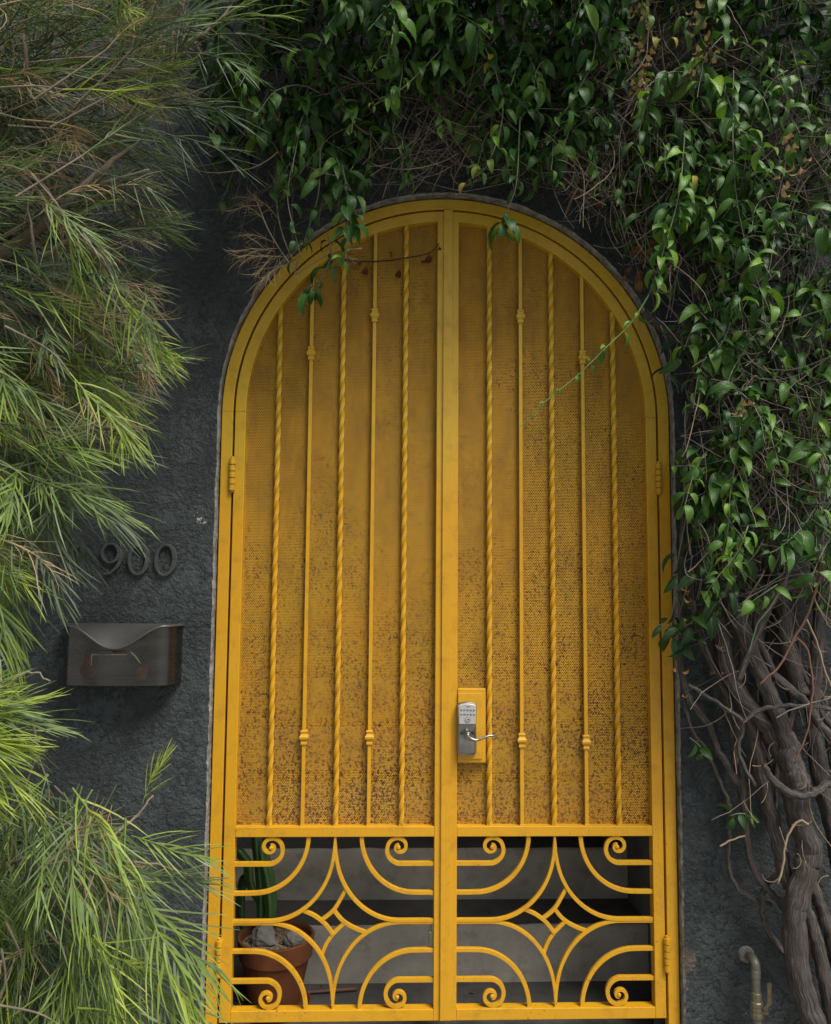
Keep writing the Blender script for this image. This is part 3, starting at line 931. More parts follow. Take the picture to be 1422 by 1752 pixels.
def nine():
    m = ring(189.5, 946, (17.5, 17.5), (11.5, 14.5), -1.0, 0.05)()
    P = spline([(205.5, 0, 940), (207, 0, 953), (201, 0, 968), (188, 0, 980), (176, 0, 982)], 8)
    Q = [U(p[0], p[2], WY-0.012)[[0, 2]] for p in P]
    return m.ribbon(Q, np.interp(np.linspace(0, 1, len(Q)), [0, 0.35, 1], [0.011, 0.012, 0.005]), WY-0.0133, WY-0.0035)


number(nine, 'dark raised house number nine half hidden by needle leaves')


def one():
    m = MB()
    P = [U(141, 928, WY-0.012)[[0, 2]], U(140.5, 955, WY-0.012)[[0, 2]], U(140, 982, WY-0.012)[[0, 2]]]
    m.ribbon(P, 0.011, WY-0.014, WY-0.004)
    P = [U(127, 983, WY-0.012)[[0, 2]], U(140, 983.3, WY-0.012)[[0, 2]], U(153, 983.5, WY-0.012)[[0, 2]]]
    m.ribbon(P, 0.005, WY-0.0133, WY-0.0035)
    P = [U(129, 938, WY-0.012)[[0, 2]], U(135, 934, WY-0.012)[[0, 2]], U(141, 929, WY-0.012)[[0, 2]]]
    return m.ribbon(P, 0.005, WY-0.0128, WY-0.003)


number(one, 'dark raised house number one mostly hidden by needle leaves')

# ------------------------------------------------------------------ water pipe with valve
PY = -0.125
pp = thing('water_pipe', 'dull green painted water pipe with ball valve coming out of the wall', 'pipe', U(1293, 1775, PY))
pw0 = U(1277, 1633, WY)
elbow = spline([pw0+np.array([0, 0.02, 0]), pw0+np.array([0.001, -0.02, 0.0005]), U(1286, 1638, -0.095), U(1292, 1648, PY), U(1293.5, 1664, PY)], 7)
MB().tube(elbow, 0.0135, 18).build('elbow', 'pipe', pp, smooth=True)
x, z = U(1293, 1664, PY)[[0, 2]]
zq = lambda py: U(1293, py, PY)[2]
MB().lathe((x, PY, 0), [(0.0150, zq(1672)), (0.0150, zq(1660)), (0.0138, zq(1659))], 20).build('coupling', 'pipe', pp, smooth=False)
MB().lathe((x, PY, 0), [(0.0130, FLOOR+0.01), (0.0130, zq(1668))], 20).build('riser_pipe', 'pipe', pp)
MB().lathe((x, PY, 0), [(0.0165, zq(1742)), (0.0205, zq(1740)), (0.0205, zq(1734)), (0.0190, zq(1731)), (0.0200, zq(1726)), (0.0190, zq(1722)), (0.0205, zq(1720)), (0.0205, zq(1714)), (0.0165, zq(1712)), (0.0165, zq(1698)), (0.0140, zq(1697))], 10).build('valve_body', 'brass', pp, bevel=0.001)
h0 = np.array([x+0.012, PY-0.006, zq(1729)])
MB().tube([h0, h0+np.array([0.018, -0.006, -0.002])], 0.0075, 14).build('valve_stem', 'brass', pp)
hp = spline([h0+np.array([0.014, -0.010, 0]), U(1310, 1725, PY-0.02), U(1316, 1718, PY-0.022), U(1317, 1706, PY-0.022), U(1316.5, 1682, PY-0.022)], 5)
hb = MB()
V = []
for p in hp:
    for dx, dy in ((-0.007, -0.0012), (0.007, -0.0012), (0.007, 0.0012), (-0.007, 0.0012)):
        V.append(p+np.array([dx, dy, 0]))
n_ = len(hp)
hb.add(V, [(i*4+k, i*4+(k+1) % 4, i*4+4+(k+1) % 4, i*4+4+k) for i in range(n_-1) for k in range(4)]+[(3, 2, 1, 0), tuple(4*(n_-1)+k for k in range(4))])
hb.build('valve_handle', 'handle', pp, bevel=0.001)
col = MB(); V = []
for ring_i, (rr, yy) in enumerate([(0.012, -0.012), (0.019, -0.011), (0.024, -0.006), (0.027, 0.001)]):
    for k in range(28):
        a = 2*math.pi*k/28
        r_ = rr*(1+0.16*noise.noise(Vector((math.cos(a)*2, math.sin(a)*2, ring_i*0.6)))) + 0.002*noise.noise(Vector((math.cos(a)*6, math.sin(a)*6, ring_i)))
        V.append((pw0[0]+r_*math.cos(a), WY+yy, pw0[2]+r_*math.sin(a)))
col.add(V, [(r_*28+k, r_*28+(k+1) % 28, (r_+1)*28+(k+1) % 28, (r_+1)*28+k) for r_ in range(3) for k in range(28)])
col.build('plaster_collar', 'plaster', pp, smooth=True)

# ------------------------------------------------------------------ pot, cactus and litter behind the gate
PYc = 0.222
pc = U(463, 1622, PYc-0.14); pr_x = pc[0]; rimz = U(463, 1627, PYc-0.13)[2]
pot = thing('plant_pot', 'terracotta plant pot with thick rim standing behind the gate grille', 'plant pot', (pr_x, PYc, FLOOR))
RT = 0.132; zb0 = FLOOR+0.022
Hh = rimz-zb0
MB().lathe((pr_x, PYc, zb0), [(0.078, 0), (0.084, 0.004), (RT*0.885, Hh*0.70), (RT*0.875, Hh*0.70), (RT*0.87, Hh*0.68)], 48).build('pot_body', 'terracotta', pot, smooth=False)
MB().lathe((pr_x, PYc, zb0), [(RT*0.90, Hh*0.70), (RT*0.945, Hh*0.705), (RT, Hh*0.985), (RT*0.985, Hh), (RT*0.93, Hh), (RT*0.90, Hh*0.97), (RT*0.86, Hh*0.80)], 56).build('rim', 'terracotta', pot)
MB().lathe((pr_x, PYc, FLOOR), [(0.105, 0.006), (0.122, 0.026), (0.125, 0.028), (0.120, 0.029), (0.103, 0.012), (0.05, 0.011)], 48).build('saucer', 'terracotta', pot)
soil = MB(); V = []; nr, na = 7, 30; V.append((pr_x, PYc, zb0+Hh*0.90))
for i in range(1, nr+1):
    for k in range(na):
        a = 2*math.pi*k/na; r_ = RT*0.895*i/nr
        V.append((pr_x+r_*math.cos(a), PYc+r_*math.sin(a), zb0+Hh*0.88+0.006*noise.noise(Vector((r_*40*math.cos(a), r_*40*math.sin(a), 1)))))
soil.add(V, [(0, 1+k, 1+(k+1) % na) for k in range(na)]+[(1+(i-1)*na+k, 1+i*na+k, 1+i*na+(k+1) % na, 1+(i-1)*na+(k+1) % na) for i in range(1, nr) for k in range(na)])
soil.build('gravel_soil', 'gravel', pot)
peb = MB()
for _ in range(420):
    a = rng.uniform(0, 2*math.pi); r_ = RT*0.86*math.sqrt(rng.random()); s_ = rng.uniform(0.002, 0.005)
    c = np.array([pr_x+r_*math.cos(a), PYc+r_*math.sin(a), zb0+Hh*0.885+rng.uniform(0, 0.005)])
    O = np.array([(1, 0, 0), (-1, 0, 0), (0, 1, 0), (0, -1, 0), (0, 0, 1), (0, 0, -1)])*s_*np.array([rng.uniform(.7, 1.3), rng.uniform(.7, 1.3), rng.uniform(.5, .9)])
    peb.add(c+O, [(0, 2, 4), (2, 1, 4), (1, 3, 4), (3, 0, 4), (2, 0, 5), (1, 2, 5), (3, 1, 5), (0, 3, 5)])
o = peb.build('pebbles', 'gravel', pot, recalc=False); o['kind'] = 'stuff'


def rock(c, r, seed, name, label):
    m = MB(); V = []; nu, nv = 12, 8
    for j in range(nv+1):
        ph = math.pi*j/nv
        for i in range(nu):
            th = 2*math.pi*i/nu; d = np.array([math.sin(ph)*math.cos(th), math.sin(ph)*math.sin(th), math.cos(ph)])
            k = 1+0.35*noise.noise(Vector(d*1.3)+Vector((seed, 0, 0)))+0.15*noise.noise(Vector(d*3.5)+Vector((seed, 3, 0)))
            V.append(np.array(c)+d*np.array(r)*k)
    m.add(V, [(j*nu+i, j*nu+(i+1) % nu, (j+1)*nu+(i+1) % nu, (j+1)*nu+i) for j in range(nv) for i in range(nu)])
    return tag(m.build(name, 'rock', None, at=c), label, 'rock', 'rocks wedged in the plant pot')


sz_ = zb0+Hh*0.89
c_of = lambda px, py, Y: np.array(U(px, py, Y))
rock(c_of(452, 1602, 0.205), (0.042, 0.034, 0.040), 3.1, 'rock', 'large upright grey rock at the foot of the potted cactus')
rock(c_of(502, 1606, 0.20), (0.034, 0.028, 0.024), 8.4, 'rock', 'small rounded rock in the pot on the stair side')
cact = thing('cactus', 'tall green ridged cactus growing in the terracotta pot', 'cactus', (pr_x, PYc, sz_))


def cactus_stem(pts, rad, tint, ribs=4, depth=0.32):
    P = spline(pts, 6); n = len(P); s = 20; V = []; T_ = []
    T = np.gradient(P, axis=0); T /= np.linalg.norm(T, axis=1)[:, None]
    for i in range(n):
        t = i/(n-1); r_ = rad*(0.55+0.45*math.sin(min(1, t*2.6)*math.pi/2))*(1 if t < 0.8 else math.sqrt(max(0.03, 1-((t-0.8)/0.2)**2)))
        e1 = np.cross(T[i], [0, 1, 0.001]); e1 /= np.linalg.norm(e1); e2 = np.cross(T[i], e1)
        for k in range(s):
            a = 2*math.pi*k/s; rr = r_*(1-depth*(0.5-0.5*math.cos(ribs*a)))
            rr *= 1+0.05*noise.noise(Vector((a*3, t*30, rad*100)))
            V.append(P[i]+rr*(math.cos(a)*e1+math.sin(a)*e2)); T_.append(tint+0.25*(0.5+0.5*math.cos(ribs*a)))
    m = MB().add(V, [(i*s+k, i*s+(k+1) % s, (i+1)*s+(k+1) % s, (i+1)*s+k) for i in range(n-1) for k in range(s)]+[tuple((n-1)*s+k for k in range(s))], np.array(T_))
    return m.build('cactus_stem', 'cactus', cact, smooth=True, attrs=True)


cactus_stem([c_of(462, 1580, 0.23), c_of(463, 1545, 0.23), c_of(458, 1500, 0.235), c_of(452, 1475, 0.24), c_of(446, 1440, 0.245)], 0.024, 0.45)
cactus_stem([c_of(445, 1590, 0.25), c_of(447, 1545, 0.25), c_of(446, 1500, 0.25), c_of(440, 1450, 0.25), c_of(437, 1400, 0.255)], 0.019, 0.2)
cactus_stem([c_of(440, 1540, 0.26), c_of(428, 1510, 0.25), c_of(425, 1480, 0.24), c_of(415, 1464, 0.235), c_of(404, 1452, 0.23)], 0.019, 0.35, 3)
cactus_stem([c_of(416, 1590, 0.27), c_of(412, 1560, 0.28), c_of(414, 1520, 0.28), c_of(420, 1495, 0.28)], 0.018, 0.1, 3)
# litter on the landing
P = spline([U(500, 1699, 0.30), U(540, 1693, 0.31), U(575, 1692, 0.32), U(611, 1688, 0.33)], 5); P[:, 2] = FLOOR+0.016
tag(MB().tube(P, np.linspace(0.005, 0.007, len(P)), 8, lump=0.25).build('fallen_stick', 'redshoot', None, smooth=True, at=P[0]), 'thin dark stick lying on the landing beside the pot', 'stick')


# ------------------------------------------------------------------ leaf and sprig templates
def leaf_template(seed, curl=1.0, wid=0.46):
    r = random.Random(seed)
    nt, hw_ = 8, 0.5*wid
    V = []; UV = []; ang = r.uniform(0.15, 0.4); x = z = 0.0; fold = r.uniform(0.30, 0.75); side = r.uniform(-0.25, 0.25); wob = r.uniform(-0.12, 0.12)
    tt = [0, 0.13, 0.26, 0.40, 0.55, 0.70, 0.85, 1.0]
    for i, t in enumerate(tt):
        if i:
            d = tt[i]-tt[i-1]; ang -= d*curl*r.uniform(1.0, 1.9); x += d*math.cos(ang); z += d*math.sin(ang)
        if t <= 0.13:
            w = 0.012
        else:
            s = (t-0.13)/0.87; w = hw_*(math.sin(math.pi*min(1, s**0.72))**0.90 if s < 1 else 0) + 0.004
        f = fold*(1-0.3*t)
        sn, cs = math.sin(ang), math.cos(ang)
        y0 = side*t*t
        up = w*math.sin(f); out = w*math.cos(f)
        rip = wob*w*math.sin(t*9)
        for k, sg in enumerate((1, 0, -1)):
            u_ = up*abs(sg)+(rip*sg)
            V.append((x-sn*u_, y0+out*sg, z+cs*u_)); UV.append((t, 0.5+0.5*sg))
    Fc = []
    for i in range(nt-1):
        for k in range(2):
            Fc.append((i*3+k, i*3+k+1, (i+1)*3+k+1, (i+1)*3+k))
    return np.array(V), Fc, np.array(UV)


def needle(V, Fc, T_, p, d, nrm, L, w, bend, tint):
    """narrow curved blade"""
    n = 5; b = len(V); d = d/np.linalg.norm(d); s = np.cross(d, nrm); s /= np.linalg.norm(s)+1e-9
    pos = p.copy(); dd = d.copy()
    for i in range(n):
        t = i/(n-1); ww = w*(0.55+0.45*math.sin(math.pi*min(1, t*1.6+0.15)) if t < 0.6 else (1-t)/0.4*0.9+0.08)
        V.append(pos-s*ww/2); V.append(pos+s*ww/2); T_ += [tint+0.12*t]*2
        dd = dd+bend/(n-1); dd /= np.linalg.norm(dd); pos = pos+dd*L/(n-1)
    for i in range(n-1):
        Fc.append((b+2*i, b+2*i+1, b+2*i+3, b+2*i+2))


def sprig_template(seed, tint, dry=False):
    """pinnate spray of needle leaves along +X, gravity towards -Z"""
    r = random.Random(seed); V = []; Fc = []; T_ = []
    n = r.randint(20, 29); axL = 0.18
    ax = spline([(0, 0, 0), (axL*0.4, r.uniform(-.008, .008), 0.01), (axL*0.75, r.uniform(-.012, .012), 0.008), (axL, r.uniform(-.015, .015), -0.01)], 8)
    for k in range(n):
        t = 0.12+0.88*k/(n-1); p = ax[min(len(ax)-1, int(t*(len(ax)-1)))]
        sgn = 1 if k % 2 else -1
        roll = r.gauss(0, 0.85)
        fwd = r.uniform(0.50, 0.98) if not dry else r.uniform(0.3, 1.2)
        fwd *= (1.15-0.75*t)
        d = np.array([math.cos(fwd), sgn*math.sin(fwd)*math.cos(roll), math.sin(fwd)*math.sin(roll)])
        L = r.uniform(0.085, 0.150)*(1.1-0.35*t)
        bend = np.array([0.35, -sgn*0.25, -0.30])*r.uniform(0.1, 1.6)+np.array([0, r.gauss(0, .16), r.gauss(-0.05, .20)]) if not dry else np.array([r.gauss(0, .9), r.gauss(0, .9), -0.7+r.gauss(0, .7)])
        needle(V, Fc, T_, p.copy(), d, np.array([0.1, r.gauss(0, .3), 1.0]), L, r.uniform(0.0033, 0.0049)*(0.66 if dry else 1), bend, tint+r.gauss(0, 0.09))
    # axis
    m = MB(); m.add(np.array(V), Fc, np.array(T_))
    m.tube(ax, np.linspace(0.0022, 0.0012, len(ax)), 4, cap=False, tint=tint+0.1)
    return np.concatenate(m.V), m.Fc, np.concatenate(m.tint)


def frame(d, nrm):
    d = np.asarray(d, float); d = d/(np.linalg.norm(d)+1e-12)
    z = np.asarray(nrm, float); z = z-d*(z @ d)
    if np.linalg.norm(z) < 1e-4:
        z = np.cross(d, [0.3, 0.8, 0.1])
    z /= np.linalg.norm(z); y = np.cross(z, d)
    return np.c_[d, y, z]


def emit(parent, insts, templates, meshes, part, stuffname, mat, limit, uv=True):
    """insts: (template key, 3x3, scale, pos, priority). the `limit` best become objects of their own, the rest one joined part"""
    insts = sorted(insts, key=lambda q: -q[4])
    org = world_loc(parent)
    for k, R_, s, p, _ in insts[:limit]:
        o = bpy.data.objects.new(part, meshes[k]); C.objects.link(o); o.parent = parent
        M = Matrix(((R_*s).tolist())).to_4x4(); M.translation = Vector(np.asarray(p)-org); o.matrix_local = M
    rest = insts[limit:]
    if rest:
        m = MB()
        for k, R_, s, p, _ in rest:
            t = templates[k]
            m.add(t[0] @ (R_*s).T + np.asarray(p), t[1], t[3] + rng.gauss(0, 0.10) if len(t) > 3 else t[2]+rng.gauss(0, 0.06), t[2] if uv else None)
        o = m.build(stuffname, mat, parent, smooth=True, attrs=True, recalc=False); o['kind'] = 'stuff'


def visible_priority(points, sizes, cell=9.0):
    """front-most point of each picture cell gets the higher priority, scaled by apparent size"""
    best = {}; info = []
    for i, (p, s) in enumerate(zip(points, sizes)):
        x, y, z = project(p); a = s*F_PX/z
        inside = -10 < x < PW+10 and -10 < y < PH+10
        key = (int(x//cell), int(y//cell)); info.append((inside, key, z, a))
        if inside and (key not in best or z < best[key][0]):
            best[key] = (z, i)
    out = []
    for i, (inside, key, z, a) in enumerate(info):
        if not inside:
            out.append(-1e6-z); continue
        nb = min(best.get((key[0]+dx, key[1]+dy), (9e9, 0))[0] for dx in (-1, 0, 1) for dy in (-1, 0, 1))
        out.append(a if z <= nb+0.04 else a-1000*(z-nb))
    return out


def to_mesh(name, V, Fc, tint, uv, mat):
    m = MB().add(V, Fc, tint, uv)
    return m.mesh(name, mat, (0, 0, 0), True, True)


def in_poly(x, y, poly):
    c = False; j = len(poly)-1
    for i in range(len(poly)):
        (xi, yi), (xj, yj) = poly[i], poly[j]
        if (yi > y) != (yj > y) and x < (xj-xi)*(y-yi)/(yj-yi)+xi:
            c = not c
        j = i
    return c


# ------------------------------------------------------------------ climbing vine
vine = thing('climbing_vine', 'climbing vine with glossy dark green leaves and woody trunks over the wall', 'vine', (U(1392, 1752, -0.16)[0], -0.16, FLOOR))


def stem(name, mat, pts, w_px, Y, sides=12, lump=0.16, n=6, kink=0.0, seed=0):
    ys_ = Y if isinstance(Y, (list, tuple)) else [Y]*len(pts)
    P = [U(x, y, yy) for (x, y), yy in zip(pts, ys_)]
    P = spline(P, n)
    if kink:
        for i in range(len(P)):
            P[i] += kink*np.array([noise.noise(Vector((i*0.33, seed, 0))), 0.6*noise.noise(Vector((i*0.33, seed, 5))), noise.noise(Vector((i*0.33, seed, 9)))])
    w = np.interp(np.linspace(0, 1, len(P)), np.linspace(0, 1, len(w_px)), w_px) if isinstance(w_px, (list, tuple)) else np.full(len(P), w_px)
    dist = np.array([project(p)[2] for p in P])
    m = MB().tube(P, w/2*dist/F_PX, sides, lump=lump, seed=seed)
    return m.build(name, mat, vine, smooth=True, attrs=True, recalc=False), P


V_ = -0.15
trunks = [
    ([(1397, 1800), (1392, 1752), (1373, 1694), (1364, 1648), (1357, 1579), (1366, 1533), (1380, 1488), (1385, 1453), (1371, 1407), (1364, 1364), (1363, 1336), (1353, 1300), (1347, 1265), (1331, 1220), (1315, 1185), (1296, 1140), (1278, 1094), (1260, 1053), (1246, 1014), (1236, 950), (1228, 880)], [46, 42, 40, 38, 38, 40, 38, 40, 40, 44, 46, 36, 30, 28, 28, 26, 26, 25, 24, 22, 20], -0.20),
    ([(1352, 1318), (1328, 1272), (1306, 1238), (1274, 1197), (1246, 1151), (1237, 1094), (1230, 1030), (1218, 960)], [30, 28, 28, 26, 24, 22, 20, 18], -0.17),
    ([(1352, 1520), (1341, 1488), (1332, 1442), (1318, 1389), (1308, 1345), (1296, 1288), (1287, 1249), (1272, 1200), (1258, 1140)], [24, 24, 24, 23, 23, 23, 22, 19, 16], -0.15),
    ([(1287, 1348), (1255, 1332), (1246, 1309), (1228, 1284), (1214, 1243), (1203, 1229), (1180, 1197), (1166, 1151), (1166, 1094), (1165, 1000), (1171, 860), (1176, 720), (1190, 640)], [15, 15, 13, 11, 11, 13, 12, 11, 10, 10, 10, 10, 10], -0.10),
    ([(1318, 1547), (1288, 1538), (1263, 1520), (1248, 1488), (1247, 1442), (1249, 1389), (1246, 1373), (1230, 1332), (1210, 1288), (1182, 1243), (1170, 1190)], [8, 7, 7, 7, 7, 7, 7, 6, 6, 6, 5], -0.09),
    ([(1350, 1560), (1343, 1552), (1316, 1524), (1291, 1492), (1279, 1446), (1275, 1396), (1272, 1350), (1268, 1300)], [13, 13, 12, 12, 12, 11, 11, 9], -0.11),
    ([(1356, 1650), (1348, 1639), (1321, 1602), (1307, 1575), (1304, 1550), (1308, 1520), (1330, 1495)], [12, 12, 11, 11, 11, 9, 8], -0.10),
    ([(1436, 1800), (1425, 1752), (1415, 1694), (1403, 1637), (1392, 1591), (1378, 1552), (1372, 1510)], [26, 24, 24, 23, 22, 20, 18], -0.13),
    ([(1452, 1800), (1440, 1700), (1424, 1621), (1412, 1575), (1403, 1545), (1389, 1515), (1380, 1480)], [24, 22, 21, 20, 20, 20, 18], -0.11),
    ([(1306, 1310), (1315, 1326), (1340, 1350), (1374, 1361), (1401, 1352), (1424, 1336), (1450, 1310)], [9, 12, 13, 13, 13, 13, 12], -0.27),
    ([(1269, 1238), (1296, 1217), (1331, 1209), (1374, 1208), (1425, 1213), (1450, 1216)], [6, 7, 7, 7, 7, 6], -0.25),
    ([(1178, 1170), (1228, 1204), (1269, 1236), (1264, 1288), (1292, 1345)], [6, 7, 8, 7, 6], -0.22),
    ([(1452, 1290), (1422, 1261), (1381, 1206), (1347, 1174), (1301, 1135), (1270, 1090), (1260, 1040)], [15, 15, 15, 14, 13, 12, 10], -0.16),
    ([(1372, 1185), (1363, 1163), (1347, 1106), (1340, 1049), (1330, 990), (1318, 920), (1310, 830)], [24, 26, 25, 24, 23, 20, 18], -0.12),
    ([(1455, 1600), (1430, 1450), (1417, 1380), (1399, 1311), (1392, 1254), (1392, 1186), (1397, 1128), (1401, 1071), (1400, 1000), (1390, 900), (1384, 800)], [26, 28, 28, 26, 24, 22, 22, 21, 20, 18, 16], -0.10),
    ([(1322, 1150), (1296, 1080), (1315, 1020), (1370, 1000), (1440, 985)], [12, 15, 18, 20, 22], -0.20),
    ([(1262, 1165), (1290, 1100), (1312, 1050), (1340, 1000), (1362, 950)], [9, 11, 10, 8, 6], -0.26),
    ([(1104, 532), (1122, 552), (1150, 573), (1185, 590), (1230, 620), (1262, 700), (1270, 800)], [12, 14, 15, 15, 15, 15, 15], -0.10),
    ([(960, 318), (1010, 345), (1060, 352), (1120, 390), (1180, 470), (1230, 600), (1245, 700)], [10, 11, 12, 13, 15, 16, 16], -0.12),
    ([(1222, 1010), (1215, 1080), (1228, 1150), (1245, 1190), (1262, 1250), (1258, 1310)], [10, 12, 13, 13, 12, 10], -0.12),
    ([(1180, 990), (1190, 1060), (1212, 1120), (1232, 1165)], [12, 14, 14, 12], -0.13),
]
for i, (pts, w, Y) in enumerate(trunks):
    stem('woody_stem', 'bark', pts, w, Y, sides=14, lump=0.20, n=9, kink=0.006, seed=i*3.7)
for i, (pts, w, Y, mt) in enumerate([
        ([(1405, 960), (1399, 998), (1381, 1053), (1358, 1094), (1333, 1140), (1299, 1172)], [6, 5.5, 5, 4.5, 4, 3], -0.33, 'redshoot'),
        ([(1360, 1088), (1381, 1112), (1390, 1163), (1388, 1208), (1379, 1259), (1359, 1307)], [4, 4.5, 4.5, 4, 3.5, 3], -0.31, 'redshoot'),
        ([(1383, 1411), (1368, 1404), (1352, 1422), (1343, 1450), (1340, 1480), (1332, 1510)], [4, 4, 4, 4, 4, 3.5], -0.25, 'straw'),
        ([(1378, 1055), (1400, 1105), (1412, 1150), (1430, 1190)], [3.5, 3.5, 3.5, 3], -0.28, 'straw'),
        ([(1232, 1448), (1255, 1436), (1275, 1430)], [3.5, 3, 3], -0.16, 'straw'),
        ([(1335, 1012), (1310, 1050), (1296, 1068), (1280, 1120)], [3.5, 3.5, 3, 2], -0.30, 'greenstem')]):
    stem('thin_shoot', mt, pts, w, Y, sides=6, lump=0.08, n=7, kink=0.003, seed=40+i)

for i in range(12):  # extra random stems, added against the wall to darken it behind the trunks
    x0 = rng.uniform(1225, 1440); y0 = rng.uniform(960, 1040); dx = rng.uniform(-0.05, 0.45); pts = []
    for k in range(6):
        pts.append((x0+dx*k*75+rng.gauss(0, 12), y0+k*75+rng.gauss(0, 8)))
    w0 = rng.uniform(5, 12)
    stem('woody_stem', 'bark', pts, [w0*0.9, w0, w0, w0*0.8], rng.uniform(-0.11, -0.055), sides=9, lump=0.2, n=6, kink=0.008, seed=80+i*1.9)
# leafy shoots --------------------------------------------------------
NSH = 10
leaf_tpl = {}; leaf_mesh = {}
TINTS = [0.12, 0.30, 0.48, 0.68, 0.88]
for k in range(NSH):
    for ti, tv in enumerate(TINTS):
        V, Fc, UV = leaf_template(k, curl=0.9+0.12*(k % 5), wid=0.35+0.03*(k % 4))
        leaf_tpl[(k, ti)] = (V, Fc, UV, np.full(len(V), tv))
        leaf_mesh[(k, ti)] = to_mesh('vine_leaf', V, Fc, tv, UV, 'vine')

leaves = []       # key, R, s, pos
stems_mb = MB()


def leaf_at(p, d, nrm, s, tint):
    ti = min(range(5), key=lambda i: abs(TINTS[i]-tint))
    leaves.append(((rng.randrange(NSH), ti), frame(d, nrm), s, np.asarray(p)))


def shoot(P, size, tint, gap=0.036, rad=0.0022, taper=0.5, mb=None, skip=0.0, tip_tint=0.25):
    """leaf pairs along a stem polyline"""
    P = np.asarray(P); (stems_mb if mb is None else mb).tube(P, np.linspace(rad, rad*0.5, len(P)), 5, cap=False)
    seg = np.linalg.norm(np.diff(P, axis=0), axis=1); L = np.r_[0, np.cumsum(seg)]
    s_ = gap*rng.uniform(0.2, 0.9); az = rng.uniform(0, math.pi); k = 0
    while s_ < L[-1]:
        i = min(np.searchsorted(L, s_)-1, len(P)-2); i = max(i, 0); t = (s_-L[i])/(seg[i]+1e-9); p = P[i]+(P[i+1]-P[i])*t
        T = (P[i+1]-P[i])/(seg[i]+1e-9); u = s_/L[-1]
        a = np.cross(T, [0.2, 1.0, 0.1]); a /= np.linalg.norm(a)+1e-9; b = np.cross(T, a)
        ph = az+(math.pi/2)*(k % 2)+rng.gauss(0, 0.35)
        lat = math.cos(ph)*a+math.sin(ph)*b
        for sg in (1, -1):
            if rng.random() < skip:
                continue
            d = sg*lat*0.75+np.array([0, -0.33, -0.30])+T*0.20+np.array([rng.gauss(0, .32), rng.gauss(0, .22), rng.gauss(0, .34)])
            if d[1] > 0.35:
                d[1] *= 0.3
            nrm = np.array([rng.gauss(0, .42), -0.55+rng.gauss(0, .35), 0.85])
            leaf_at(p, d, nrm, size*rng.choice((rng.uniform(0.45, 0.8), rng.uniform(0.8, 1.25), rng.uniform(0.8, 1.25)))*(1-taper*u**2), tint+tip_tint*(u-0.4)+rng.gauss(0, 0.15))
        s_ += gap*rng.uniform(0.75, 1.3)*(1-0.4*taper*u); k += 1


def ell(x, y, cx, cy, rx, ry):
    return ((x-cx)/rx)**2+((y-cy)/ry)**2


def dens(x, y):
    """how leafy the vine is where it covers the wall (pixel position of the wall point)"""
    if in_poly(x, y, [(300, -420), (1090, -420), (1100, 250), (1010, 290), (900, 250), (830, 235), (770, 215), (700, 235), (640, 265), (600, 290), (520, 265), (440, 245), (405, 170), (360, 120)]):
        d = 1.0
        if ell(x, y, 745, 190, 60, 95) < 1: d = 0.10
        if ell(x, y, 1010, 250, 90, 60) < 1: d = 0.35
        if ell(x, y, 1090, 80, 40, 130) < 1: d = 0.15
        if ell(x, y, 660, 15, 60, 30) < 1: d = 0.3
        return d
    if in_poly(x, y, [(1090, 60), (1235, 60), (1090, -20), (1090, -420), (1480, -420), (1480, 560), (1250, 560), (1160, 500), (1110, 420)]):
        d = 0.88
        if ell(x, y, 1160, 60, 60, 80) < 1: d = 0.12
        if ell(x, y, 1355, 255, 45, 70) < 1: d = 0.08
        if ell(x, y, 1390, 60, 90, 130) < 1: d = 1.0
        if ell(x, y, 1330, 470, 120, 60) < 1: d = 0.6
        return d
    if in_poly(x, y, [(1160, 500), (1480, 560), (1480, 930), (1330, 900), (1250, 960), (1180, 930), (1155, 760)]):
        d = 0.62
        if ell(x, y, 1340, 700, 60, 70) < 1: d = 0.34
        if ell(x, y, 1350, 560, 90, 50) < 1: d = 0.3
        if ell(x, y, 1190, 640, 40, 80) < 1: d = 0.25
        if ell(x, y, 1330, 845, 60, 45) < 1: d = 0.15
        return d
    return 0.0


def vine_y(x, y):
    if x < 1090:
        return -0.20-0.26*max(0, 1-y/330.0)
    return -0.22-0.20*max(0, 1-y/900.0)


def on_gate(P, pad=0.0):
    for p in P:
        x, y, _ = project(p)
        if (y > 690 and -395-pad < x-762 < 390+pad) or (y <= 690 and ell(x, y, 762, 700, 385+pad, 362+pad) < 1):
            return True
    return False


nsh = 0; tries = 0
while nsh < 1150 and tries < 30000:
    tries += 1
    x, y = rng.uniform(335, 1480), rng.uniform(-420, 960)  # reaches above the view: unseen leaf mass added there to shade what hangs below
    if rng.random() > dens(x, y):
        continue
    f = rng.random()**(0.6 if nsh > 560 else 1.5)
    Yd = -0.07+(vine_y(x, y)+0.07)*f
    p = U(x, y, Yd)
    L = rng.uniform(0.12, 0.32); az = rng.uniform(-1, 1)
    P = [p]; d = np.array([az*0.7, -0.45*rng.random(), rng.uniform(-0.2, 0.5)]); nstep = 7
    for _ in range(nstep):
        d = d+np.array([rng.gauss(0, .12), rng.gauss(0, .10), -0.30]); d /= np.linalg.norm(d)
        q = P[-1]+d*L/nstep
        q[1] = min(q[1], -0.06); P.append(q)
    if on_gate(P[-3:], 14):      # keep the gate clear
        continue
    tint = 0.16+0.36*f+rng.gauss(0, 0.11)  # deeper leaves tinted darker, shade inside the vine put into colour
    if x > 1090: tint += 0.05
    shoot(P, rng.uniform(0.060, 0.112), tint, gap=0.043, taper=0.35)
    nsh += 1


def pxpath(pts, Y):
    ys_ = Y if isinstance(Y, (list, tuple)) else [Y]*len(pts)
    return spline([U(x, y, yy) for (x, y), yy in zip(pts, ys_)], 6)


